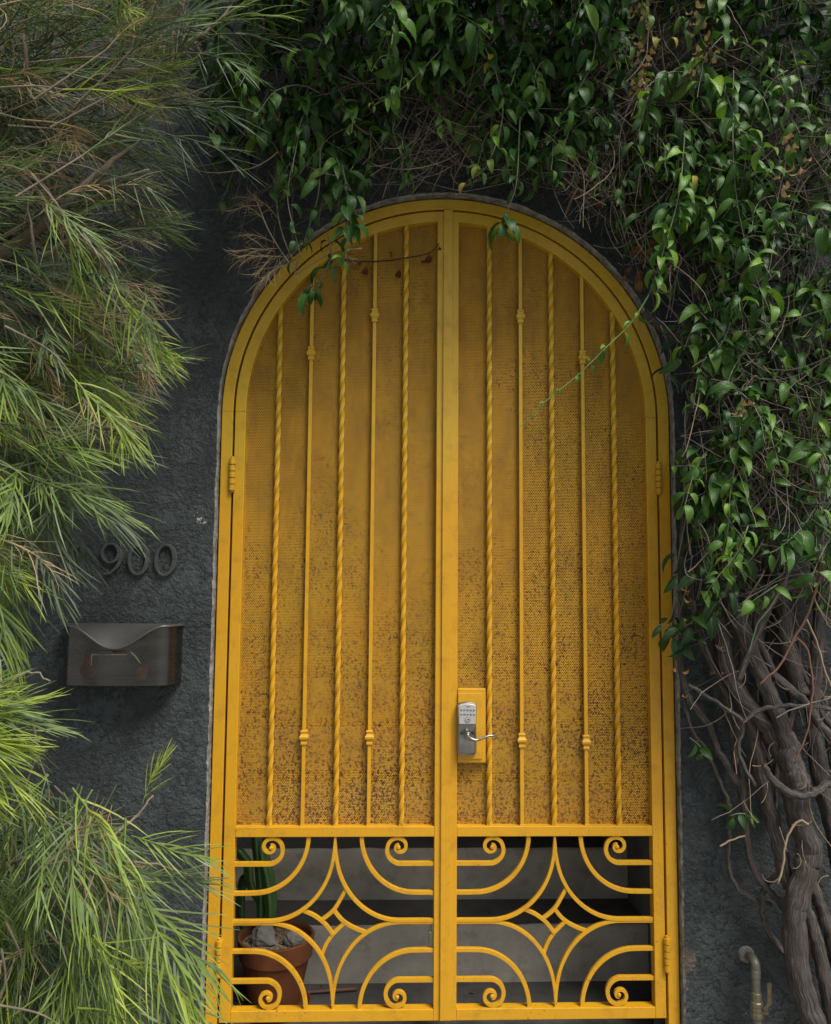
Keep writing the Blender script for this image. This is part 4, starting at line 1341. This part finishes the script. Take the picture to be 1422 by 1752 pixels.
# particular hanging shoots that the picture singles out
def named_shoot(pts, Y, size, tint, gap, rad=0.0026, taper=0.5, skip=0.0, mat='greenstem', tip=0.25):
    mb = MB(); shoot(pxpath(pts, Y), size, tint, gap, rad, taper, mb, skip, tip)
    mb.build('hanging_shoot', mat, vine, smooth=True, recalc=False, attrs=True)


named_shoot([(1172, 225), (1162, 330), (1135, 430), (1110, 505)], [-0.40, -0.42, -0.42, -0.41], 0.086, 0.80, 0.042, taper=0.2)
named_shoot([(1110, 505), (1080, 552), (1040, 592), (985, 645), (930, 690), (890, 730)], [-0.41, -0.40, -0.38, -0.36, -0.34, -0.32], 0.056, 0.85, 0.075, 0.0026, 0.70, 0.2, 'freshstem')
named_shoot([(890, 200), (884, 310), (872, 350), (862, 376)], [-0.36, -0.34, -0.32, -0.30], 0.078, 0.45, 0.050, taper=0.1, skip=0.35)
named_shoot([(866, 372), (862, 380), (864, 388)], [-0.30, -0.30, -0.31], 0.081, 0.40, 0.009, 0.002, 0.0)
named_shoot([(548, 250), (545, 330), (528, 390), (515, 430), (503, 470)], [-0.28, -0.28, -0.26, -0.24, -0.22], 0.086, 0.42, 0.055, taper=0.2, skip=0.2)
named_shoot([(575, 270), (600, 330), (606, 370), (590, 400)], [-0.30, -0.30, -0.28, -0.26], 0.086, 0.50, 0.032, taper=0.2)
named_shoot([(560, 400), (566, 440), (546, 480), (532, 500)], [-0.24, -0.24, -0.23, -0.22], 0.086, 0.42, 0.045, taper=0.2)
named_shoot([(585, 280), (596, 340), (600, 400), (585, 450)], [-0.30, -0.31, -0.30, -0.28], 0.080, 0.55, 0.034, taper=0.2)
named_shoot([(500, 280), (492, 340), (505, 400), (515, 440)], [-0.28, -0.29, -0.28, -0.26], 0.080, 0.50, 0.055, taper=0.2)
named_shoot([(545, 486), (536, 496), (530, 504)], [-0.23, -0.23, -0.23], 0.086, 0.45, 0.014, taper=0.1)
named_shoot([(1255, 120), (1254, 250), (1262, 350), (1285, 450), (1320, 540)], [-0.36, -0.38, -0.38, -0.37, -0.36], 0.109, 0.50, 0.062, taper=0.2)
named_shoot([(1350, 60), (1372, 150), (1390, 230)], [-0.36, -0.38, -0.38], 0.086, 0.50, 0.060)
named_shoot([(1020, 30), (1015, 100), (980, 170), (955, 205)], [-0.40, -0.42, -0.42, -0.41], 0.091, 0.35, 0.045, taper=0.2)
named_shoot([(790, 40), (745, 95), (690, 150), (640, 180)], [-0.42, -0.44, -0.44, -0.43], 0.086, 0.60, 0.050)
named_shoot([(1270, 700), (1262, 770), (1250, 840), (1246, 900), (1235, 950)], [-0.28, -0.32, -0.34, -0.34, -0.33], 0.081, 0.72, 0.030, taper=0.2)
named_shoot([(1280, 900), (1262, 945), (1230, 985), (1205, 1020)], [-0.34, -0.36, -0.36, -0.35], 0.062, 0.80, 0.030, taper=0.6)
named_shoot([(1395, 870), (1370, 905), (1330, 940), (1300, 950)], [-0.34, -0.36, -0.37, -0.36], 0.091, 0.40, 0.040, taper=0.2)
named_shoot([(1420, 920), (1400, 960), (1385, 1000)], [-0.34, -0.36, -0.37], 0.101, 0.50, 0.042, taper=0.1)
named_shoot([(1190, 800), (1175, 880), (1160, 960), (1150, 1050), (1140, 1090)], [-0.16, -0.18, -0.18, -0.18, -0.17], 0.081, 0.16, 0.075, taper=0.1, tip=0.0, skip=0.2)
named_shoot([(1260, 985), (1225, 1035), (1190, 1060), (1150, 1088)], [-0.26, -0.25, -0.23, -0.20], 0.096, 0.10, 0.038, taper=0.1, tip=0.0)
named_shoot([(1190, 1095), (1165, 1085), (1150, 1075), (1125, 1068)], [-0.18, -0.18, -0.18, -0.18], 0.086, 0.15, 0.040, taper=0.4, tip=0.2)
named_shoot([(1330, 1000), (1300, 1020), (1288, 1028)], [-0.33, -0.34, -0.34], 0.075, 0.70, 0.030, taper=0.1)
named_shoot([(1180, 1262), (1196, 1275), (1205, 1290)], [-0.12, -0.12, -0.12], 0.057, 0.42, 0.024, taper=0.1, tip=0)
named_shoot([(1290, 1395), (1265, 1392), (1250, 1396)], [-0.13, -0.14, -0.14], 0.068, 0.35, 0.020, taper=0.1, tip=0)
named_shoot([(1170, 560), (1160, 620), (1142, 650)], [-0.20, -0.20, -0.18], 0.091, 0.12, 0.05, taper=0.1, tip=0)
named_shoot([(1200, 795), (1170, 797), (1150, 798)], [-0.24, -0.25, -0.24], 0.047, 0.75, 0.016, taper=0.4)
named_shoot([(820, 60), (850, 130), (860, 200), (835, 280), (800, 310)], [-0.40, -0.40, -0.38, -0.36, -0.32], 0.083, 0.62, 0.042)
named_shoot([(690, 240), (688, 300), (700, 318)], [-0.28, -0.26, -0.24], 0.068, 0.55, 0.035)
stems_mb.build('leafy_shoots', 'greenstem', vine, smooth=True, recalc=False, attrs=True)['kind'] = 'stuff'

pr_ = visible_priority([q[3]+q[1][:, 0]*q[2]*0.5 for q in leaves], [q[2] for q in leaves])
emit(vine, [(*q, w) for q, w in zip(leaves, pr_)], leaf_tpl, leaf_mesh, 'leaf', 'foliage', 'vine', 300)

# dry twigs, tendrils and dead leaves inside the vine
tw = MB(); td = MB()


def twig_density(x, y):
    if in_poly(x, y, [(350, -140), (1480, -140), (1480, 1000), (1190, 1080), (1155, 800), (1110, 480), (1010, 330), (880, 290), (650, 300), (420, 300)]):
        d = 0.35
        if ell(x, y, 745, 190, 80, 110) < 1: d = 1.0
        if ell(x, y, 1150, 70, 110, 160) < 1: d = 1.6
        if ell(x, y, 1020, 270, 110, 80) < 1: d = 1.0
        if ell(x, y, 1350, 250, 80, 90) < 1: d = 1.2
        if ell(x, y, 1350, 700, 110, 150) < 1: d = 1.6
        if ell(x, y, 1330, 560, 120, 60) < 1: d = 1.0
        return d/1.6
    if in_poly(x, y, [(1180, 980), (1440, 980), (1440, 1500), (1330, 1300), (1230, 1230)]):
        return 0.04
    return 0


cnt = 0; tries = 0
while cnt < 3800 and tries < 60000:
    tries += 1
    x, y = rng.uniform(350, 1480), rng.uniform(-140, 1400)
    if rng.random() > twig_density(x, y):
        continue
    Yd = rng.uniform(-0.30, -0.06) if x > 1090 else rng.uniform(-0.28, -0.06)
    p = U(x, y, Yd); L = rng.uniform(0.08, 0.42); n_ = 9
    d = np.array([rng.gauss(0, .45), rng.gauss(0, .25), -0.9 if rng.random() < 0.7 else rng.gauss(0, .6)]); P = [p]; cv = np.array([rng.gauss(0, .12), rng.gauss(0, .08), rng.gauss(0, .10)])
    if rng.random() < 0.25:
        cv *= 3.5; L *= 0.5
    for _ in range(n_):
        d = d+cv+np.array([rng.gauss(0, .10), rng.gauss(0, .08), rng.gauss(0, .08)]); d /= np.linalg.norm(d); q = P[-1]+d*L/n_; q[1] = min(q[1], -0.055); P.append(q)
    if on_gate(P, 6):
        continue
    (td if rng.random() < 0.17 else tw).tube(P, np.linspace(rng.uniform(0.0012, 0.0026), 0.0008, len(P)), 4, cap=False)
    cnt += 1
# curly pale tendrils near the trunks
for _ in range(30):
    x, y = rng.uniform(1185, 1425), rng.uniform(1080, 1520)
    if x < 1185+(y-1080)*0.33:
        continue
    p = U(x, y, rng.uniform(-0.30, -0.16)); P = [p]; d = np.array([rng.gauss(0, .8), rng.gauss(0, .4), rng.gauss(-0.2, .8)]); w_ = rng.uniform(-.32, .32)
    for k in range(10):
        d = d/np.linalg.norm(d); c_, s_ = math.cos(w_), math.sin(w_)
        d = np.array([c_*d[0]-s_*d[2], d[1]*0.9+rng.gauss(0, .05), s_*d[0]+c_*d[2]]); P.append(P[-1]+d*rng.uniform(0.004, 0.009))
    td.tube(P, np.linspace(0.0015, 0.0008, len(P)), 4, cap=False)
tw.build('dry_twigs', 'twig', vine, smooth=True, recalc=False)['kind'] = 'stuff'
td.build('tendrils', 'straw', vine, smooth=True, recalc=False)['kind'] = 'stuff'

dry_tpl = {}; dry_mesh = {}
for k in range(6):
    V, Fc, UV = leaf_template(100+k, curl=2.2, wid=0.42)
    for ti, tv in enumerate((0.15, 0.5, 0.85)):
        dry_tpl[(k, ti)] = (V, Fc, UV, np.full(len(V), tv)); dry_mesh[(k, ti)] = to_mesh('dry_leaf', V, Fc, tv, UV, 'dryleaf')
dry = []
for (cx, cy, rx, ry, n_, sz, ti) in [(1100, 20, 20, 45, 26, 0.030, 2), (1097, 110, 18, 40, 22, 0.030, 2), (1205, 25, 20, 50, 28, 0.030, 2), (1190, 95, 22, 25, 18, 0.028, 2), (1360, 245, 18, 22, 8, 0.040, 2),
                                     (1345, 300, 22, 25, 7, 0.040, 2), (1280, 680, 20, 30, 6, 0.034, 2), (800, 130, 60, 60, 10, 0.036, 1), (1105, 435, 30, 50, 14, 0.055, 0), (1380, 610, 40, 60, 12, 0.03, 1), (1180, 1000, 12, 60, 14, 0.028, 1), (1200, 1130, 50, 80, 9, 0.03, 1), (1390, 820, 30, 40, 8, 0.04, 1)]:
    for _ in range(n_):
        p = U(rng.gauss(cx, rx*0.6), rng.gauss(cy, ry*0.6), rng.uniform(-0.47, -0.40) if ti == 2 else rng.uniform(-0.32, -0.18))
        dry.append(((rng.randrange(6), ti), frame([rng.gauss(0, .3), rng.gauss(0, .3), -1], [rng.gauss(0, .6), -1, rng.gauss(0, .3)]), sz*rng.uniform(0.7, 1.3), p, 1.0))
emit(vine, dry, dry_tpl, dry_mesh, 'dry_leaf', 'dry_leaves', 'dryleaf', 300)
yl = {}
for k in range(3):
    V, Fc, UV = leaf_template(200+k, curl=1.2, wid=0.46); yl[k] = to_mesh('yellow_leaf', V, Fc, 0.2+0.3*k, UV, 'yellowleaf')
for (x, y) in [(1118, 62), (1132, 66), (1146, 64), (838, 92), (852, 102), (842, 108), (818, 285), (798, 312), (1185, 300)]:
    o = bpy.data.objects.new('yellow_leaf', yl[rng.randrange(3)]); C.objects.link(o); o.parent = vine
    M = Matrix((frame([rng.gauss(0, .8), -0.4, -0.4], [0, -.6, .8])*0.045).tolist()).to_4x4(); M.translation = Vector(U(x, y, -0.40))-vine.location; o.matrix_local = M

# dead twig with withered leaves caught on the gate
dt = thing('withered_twig', 'thin dead twig with withered brown leaves lying across the gate bars', 'twig', U(600, 447, -0.012))
P = pxpath([(585, 444), (620, 447), (650, 447), (690, 442), (725, 436), (742, 428), (752, 416)], -0.006)
MB().tube(P, np.linspace(0.0032, 0.0016, len(P)), 6, lump=0.5).build('stem', 'deadtwig', dt, smooth=True)
for (x, y, s_, ti, dx) in [(627, 452, 0.060, 0, -0.1), (684, 458, 0.056, 0, -0.15), (735, 430, 0.075, 0, 0.08), (673, 432, 0.030, 0, -0.7), (752, 420, 0.035, 0, 0.2), (612, 440, 0.05, 0, 0.2)]:
    o = bpy.data.objects.new('withered_leaf', dry_mesh[(rng.randrange(6), ti)]); C.objects.link(o); o.parent = dt
    M = Matrix((frame([dx, -0.1, -1 if abs(dx) < 0.5 else -0.1], [0.3, -1, 0.1])*s_).tolist()).to_4x4(); M.translation = Vector(U(x, y, -0.012))-dt.location; o.matrix_local = M

# ------------------------------------------------------------------ needle-leaved shrubs on the left
sp_tpl = {}; sp_mesh = {}
STINT = [0.12, 0.30, 0.46, 0.62, 0.82]
for k in range(7):
    for ti, tv in enumerate(STINT):
        V, Fc, T_ = sprig_template(k*11+ti, tv); sp_tpl[(k, ti)] = (V, Fc, T_); sp_mesh[(k, ti)] = to_mesh('needle_sprig', V, Fc, T_, None, 'needle')
dsp_tpl = {}; dsp_mesh = {}
for k in range(5):
    for ti, tv in enumerate((0.3, 0.7)):
        V, Fc, T_ = sprig_template(500+k*7+ti, tv, True); dsp_tpl[(k, ti)] = (V, Fc, T_); dsp_mesh[(k, ti)] = to_mesh('dry_sprig', V, Fc, T_, None, 'dryneedle')


def shrub(name, label, base, limbs, poly, yr, dirf, tintf, count, dry_count, size=(0.75, 1.15), twiglen=0.22):
    sh = thing(name, label, 'shrub', base)
    nodes = []
    for (pts, w, mt) in limbs:
        P = spline([U(x, y, yy) for x, y, yy in pts], 7)
        dist = np.array([project(p)[2] for p in P]); ww = np.interp(np.linspace(0, 1, len(P)), np.linspace(0, 1, len(w)), w)
        for i in range(len(P)):
            P[i] += 0.004*np.array([noise.noise(Vector((i*0.5, w[0], 0))), 0, noise.noise(Vector((i*0.5, w[0], 7)))])
        MB().tube(P, ww/2*dist/F_PX, 10, lump=0.14, seed=w[0]).build('branch', mt, sh, smooth=True, attrs=True, recalc=False)
        nodes += list(P[::3])
    nodes = np.array(nodes)
    xs_ = [p[0] for p in poly]; ys__ = [p[1] for p in poly]
    live = []; dead = []; tws = MB(); c = 0
    while c < count+dry_count:
        x, y = rng.uniform(min(xs_), max(xs_)), rng.uniform(min(ys__), max(ys__))
        if not in_poly(x, y, poly):
            continue
        Yd = rng.uniform(*yr)
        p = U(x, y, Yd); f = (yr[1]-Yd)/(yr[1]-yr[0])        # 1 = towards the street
        d = dirf(x, y)+np.array([rng.gauss(0, .36), rng.gauss(-0.12, .38), rng.gauss(0, .40)]); d /= np.linalg.norm(d)
        s_ = rng.uniform(*size); b = p-d*0.13*s_
        R_ = frame(d, [rng.gauss(0, .5), -0.6+rng.gauss(0, .4), 0.7])
        isdry = c >= count
        if isdry:
            dead.append(((rng.randrange(5), rng.randrange(2)), R_, s_*rng.uniform(0.7, 1.0), b))
        else:
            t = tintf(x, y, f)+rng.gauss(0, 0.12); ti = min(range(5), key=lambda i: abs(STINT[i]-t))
            live.append(((rng.randrange(7), ti), R_, s_, b))
        # twig that carries the spray, bending back towards the limbs
        if rng.random() > (0.55 if count > 400 else 0.12):
            c += 1
            continue
        back = -d+np.array([-0.5, 0.1, -0.25])
        tws.tube(spline([b+d*0.01, b-d*0.06*s_, b-d*0.08*s_+back*0.07*s_], 4), np.linspace(0.0014, 0.0026, 9), 5, cap=False)
        c += 1
    tws.build('twigs', 'limb', sh, smooth=True, recalc=False, attrs=True)['kind'] = 'stuff'
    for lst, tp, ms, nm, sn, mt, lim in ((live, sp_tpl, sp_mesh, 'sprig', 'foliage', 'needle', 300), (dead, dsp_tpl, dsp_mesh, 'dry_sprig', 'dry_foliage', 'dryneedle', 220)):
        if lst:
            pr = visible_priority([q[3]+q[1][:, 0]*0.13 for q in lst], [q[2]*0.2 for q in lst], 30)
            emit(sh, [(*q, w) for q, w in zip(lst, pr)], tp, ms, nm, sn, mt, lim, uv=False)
    return sh


def dir_top(x, y):
    if y < 130: v = (0.85, 0, 0.30)
    elif y < 420: v = (0.95, 0, -0.10)
    elif y < 640: v = (0.80, 0, -0.55)
    elif y < 820: v = (0.78, 0, -0.60)
    else: v = (0.45, 0, -0.85)
    return np.array(v)


tree_limbs = [
    ([(-330, 1900, -0.75), (-300, 1400, -0.75), (-240, 900, -0.72), (-150, 620, -0.70), (-60, 480, -0.68), (20, 420, -0.70)], [70, 64, 56, 46, 34, 22], 'limb'),
    ([(-60, 480, -0.68), (60, 395, -0.89), (110, 350, -0.93), (175, 290, -0.95), (240, 238, -0.93)], [26, 19, 14, 10, 3], 'limb'),
    ([(-150, 620, -0.70), (-40, 260, -0.66), (90, 160, -0.70), (215, 125, -0.74), (290, 110, -0.74), (306, 60, -0.74), (325, -20, -0.74)], [36, 24, 18, 16, 14, 11, 9], 'limb'),
    ([(300, 80, -0.74), (340, 62, -0.74), (375, 35, -0.74), (395, 10, -0.74)], [7, 6, 5, 3], 'limb'),
    ([(40, 178, -0.78), (45, 120, -0.89), (42, 60, -0.91)], [11, 9, 5], 'limb'),
    ([(70, 160, -0.76), (85, 60, -0.78), (95, -10, -0.78)], [9, 7, 5], 'limb'),
    ([(180, 135, -0.78), (210, 105, -0.91), (238, 82, -0.93)], [8, 6, 2], 'limb'),
    ([(75, 440, -0.93), (110, 415, -0.97), (150, 400, -0.99)], [9, 7, 5], 'limb'),
    ([(-60, 700, -0.70), (60, 760, -0.89), (130, 745, -0.95), (185, 732, -0.97), (230, 745, -0.97)], [18, 12, 9, 7, 2], 'limb'),
    ([(-40, 840, -0.72), (40, 820, -0.93), (88, 822, -0.97)], [12, 7, 2], 'limb'),
    ([(150, 320, -0.93), (205, 305, -0.97), (255, 290, -0.99)], [6, 5, 3], 'limb'),
    ([(65, 470, -0.93), (55, 400, -0.97), (45, 335, -0.99)], [7, 5, 2], 'limb'),
    ([(165, 555, -0.89), (215, 525, -0.95), (255, 505, -0.97)], [7, 5, 2], 'limb'),
    ([(-150, 620, -0.70), (-60, 600, -0.72), (60, 590, -0.76), (140, 600, -0.89)], [22, 16, 12, 7], 'limb'),
]
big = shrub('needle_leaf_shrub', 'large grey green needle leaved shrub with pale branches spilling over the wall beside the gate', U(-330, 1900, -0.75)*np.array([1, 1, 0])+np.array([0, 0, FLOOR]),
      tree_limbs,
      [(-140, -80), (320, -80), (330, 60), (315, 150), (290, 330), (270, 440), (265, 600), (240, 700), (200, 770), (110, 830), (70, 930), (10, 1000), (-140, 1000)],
      (-1.05, -0.35), dir_top, lambda x, y, f: 0.18+0.34*f+(0.14 if y > 520 else 0.0), 540, 200)  # tint falls off inwards: interior shade put into the needle colour


def dir_low(x, y):
    if y < 1420: return np.array((0.75, 0, 0.05))
    if x > 220: return np.array((0.80, 0, -0.45))
    if x > 120: return np.array((0.45, 0, -0.75))
    return np.array((0.0, 0, -0.9))


low_limbs = [
    ([(-200, 1950, -0.85), (-120, 1700, -0.85), (-60, 1540, -0.85), (30, 1472, -0.88), (110, 1474, -0.92), (190, 1472, -0.96)], [22, 16, 12, 9, 7, 5], 'limb'),
    ([(150, 1472, -0.92), (200, 1425, -0.90), (235, 1395, -0.88), (262, 1360, -0.86)], [6, 5, 4, 3], 'limb'),
    ([(190, 1472, -0.96), (270, 1480, -0.90), (330, 1500, -0.85)], [5, 4, 2.5], 'limb'),
    ([(60, 1476, -0.9), (110, 1560, -0.98), (150, 1620, -1.0)], [5, 4, 3], 'limb'),
    ([(120, 1480, -0.92), (210, 1570, -0.96), (250, 1650, -0.96)], [5, 4, 3], 'limb'),
]
low = shrub('needle_leaf_shrub', 'bright green needle leaved shrub below the mailbox reaching towards the gate hinge', U(-200, 1950, -0.85)*np.array([1, 1, 0])+np.array([0, 0, FLOOR]),
            low_limbs, [(-120, 1380), (110, 1390), (170, 1420), (215, 1440), (235, 1520), (235, 1600), (225, 1720), (200, 1830), (-120, 1860)],
            (-1.10, -0.40), dir_low, lambda x, y, f: 0.17+0.48*f+(0.07 if x > 120 else 0), 300, 14, (0.8, 1.2))  # inner sprays coloured darker to stand for the shade within
lime_limbs = [([(-330, 1850, -1.25), (-250, 1500, -1.25), (-150, 1300, -1.25), (-70, 1240, -1.25), (-10, 1225, -1.25)], [20, 16, 12, 9, 5], 'limb'),
              ([(-70, 1240, -1.25), (0, 1180, -1.22), (50, 1150, -1.2), (85, 1165, -1.2)], [7, 5, 4, 3], 'limb')]
lime = shrub('needle_leaf_shrub', 'lime yellow needle leaved branch poking in beside the mailbox', U(-330, 1850, -1.25)*np.array([1, 1, 0])+np.array([0, 0, FLOOR]),
             lime_limbs, [(-120, 1160), (0, 1170), (30, 1210), (35, 1270), (5, 1330), (-120, 1370)], (-1.35, -1.10),
             lambda x, y: np.array((0.9, 0, 0.10 if y < 1210 else -0.35)), lambda x, y, f: 0.86, 44, 2, (0.7, 0.95))

# dead straw sprays hanging beside the arch, and one fresh shoot below the mailbox
def single(parent, tpl_mesh, name, x, y, Y, d, s, nrm=(0, -0.6, 0.8)):
    o = bpy.data.objects.new(name, tpl_mesh); C.objects.link(o); o.parent = parent
    M = Matrix((frame(d, nrm)*s).tolist()).to_4x4(); M.translation = Vector(U(x, y, Y))-Vector(world_loc(parent)); o.matrix_local = M


ds = thing('dead_spray', 'straw coloured dead spray dangling from the vine onto the arch', 'twig', U(510, 455, -0.2))
P1 = pxpath([(470, 300), (476, 370), (490, 420), (512, 462)], -0.2); P2 = pxpath([(440, 345), (460, 395), (488, 440), (512, 470)], -0.21); P3 = pxpath([(620, 425), (580, 430), (545, 445), (505, 470)], -0.2)
for P in (P1, P2, P3):
    MB().tube(P, np.linspace(0.003, 0.0016, len(P)), 5, lump=0.2).build('stem', 'straw', ds, smooth=True)
for (x, y, d, s_) in [(470, 415, (-1, -0.2, 0.15), 0.62), (475, 425, (-0.9, -0.3, -0.35), 0.66), (482, 435, (-0.7, -0.3, -0.7), 0.62), (455, 380, (-0.8, -0.2, 0.55), 0.50), (450, 350, (-0.9, -0.2, 0.2), 0.48), (555, 430, (0.7, -0.3, 0.3), 0.45), (545, 380, (0.3, -0.3, 0.8), 0.5), (560, 440, (0.9, -0.2, -0.1), 0.45), (470, 430, (-0.95, -0.2, -0.1), 0.7), (490, 440, (-0.8, -0.3, -0.2), 0.8), (495, 450, (-0.6, -0.3, -0.6), 0.75), (480, 380, (-0.7, -0.3, 0.6), 0.6), (450, 352, (-0.8, -0.3, -0.3), 0.6), (470, 345, (0.2, -0.3, 0.9), 0.5), (575, 425, (0.8, -0.3, 0.5), 0.5), (590, 425, (0.2, -0.3, 0.9), 0.5)]:
    single(ds, dsp_mesh[(rng.randrange(5), 1)], 'dry_sprig', x, y, -0.2, d, s_)
single(low, sp_mesh[(2, 4)], 'sprig', 244, 1375, -0.86, (0.40, -0.1, 0.9), 0.55)
for (x, y, d, s_, k, ti) in [(215, 1400, (0.1, -0.3, -0.95), 1.15, 1, 3), (225, 1430, (0.95, -0.2, -0.2), 0.85, 3, 3), (225, 1490, (0.95, -0.1, -0.12), 0.85, 4, 3), (235, 1500, (0.5, -0.3, -0.85), 1.2, 5, 3), (120, 1590, (-0.15, -0.3, -0.95), 1.2, 0, 3), (250, 1590, (0.6, -0.3, -0.75), 1.15, 6, 4), (245, 1540, (0.75, -0.2, -0.6), 1.05, 0, 3), (255, 1660, (0.5, -0.2, -0.85), 1.1, 2, 3), (235, 1650, (0.65, -0.2, -0.7), 1.0, 4, 3), (180, 1440, (0.5, -0.2, -0.8), 1.1, 6, 3), (130, 1380, (0.35, -0.2, -0.7), 1.1, 2, 2)]:
    single(low, sp_mesh[(k, ti)], 'sprig', x, y, -1.0, d, s_)

for (x, y, Y, d, s_, k, ti) in [(45, 835, -0.95, (0.55, -0.1, -0.80), 1.1, 0, 2), (25, 865, -0.98, (0.45, -0.1, -0.90), 1.15, 1, 2), (62, 838, -0.90, (0.62, -0.1, -0.78), 1.0, 2, 1), (5, 900, -0.95, (0.25, -0.1, -0.95), 1.15, 3, 2), (-25, 930, -1.0, (0.30, -0.1, -0.95), 1.2, 4, 3), (-45, 960, -1.0, (0.35, -0.1, -0.90), 1.2, 5, 2),
                                (-35, 990, -0.9, (0.15, -0.1, -0.95), 1.0, 6, 1), (85, 800, -0.95, (0.75, -0.1, -0.60), 1.1, 2, 2), (60, 820, -1.0, (0.75, -0.2, -0.30), 1.1, 5, 3), (345, 50, -0.74, (0.95, -0.1, 0.20), 1.0, 0, 3), (355, 60, -0.74, (0.95, -0.1, -0.15), 0.95, 1, 2), (380, 30, -0.74, (0.85, -0.1, 0.35), 0.9, 2, 4), (320, 90, -0.74, (0.95, -0.1, -0.30), 0.9, 3, 2), (315, 30, -0.74, (0.7, -0.1, 0.6), 1.0, 4, 1), (290, 180, -0.8, (0.95, -0.1, -0.2), 1.0, 5, 1), (285, 230, -0.8, (0.9, -0.1, -0.35), 1.0, 6, 1)]:
    single(big, sp_mesh[(k, ti)], 'sprig', x, y, Y, d, s_)

for (x, y, Y, sz, lab) in [(553, 1681, 0.372, 0.035, 'dry brown leaf leaning on the riser behind the stick'), (800, 1694, 0.30, 0.060, 'curled dry leaf on the landing behind the locked gate leaf')]:
    p = U(x, y, Y); p[2] = (FLOOR+0.010 if Y < 0.385 else zs[0]+0.006)
    o = bpy.data.objects.new('fallen_leaf', dry_mesh[(rng.randrange(6), 0)]); C.objects.link(o)
    M = Matrix((frame([rng.choice((-1, 1)), rng.gauss(0, .4), 0.12], [0, -0.35, 1])*sz).tolist()).to_4x4(); M.translation = Vector(p); o.matrix_world = M
    tag(o, lab, 'leaf', 'dry leaves fallen on the stair')
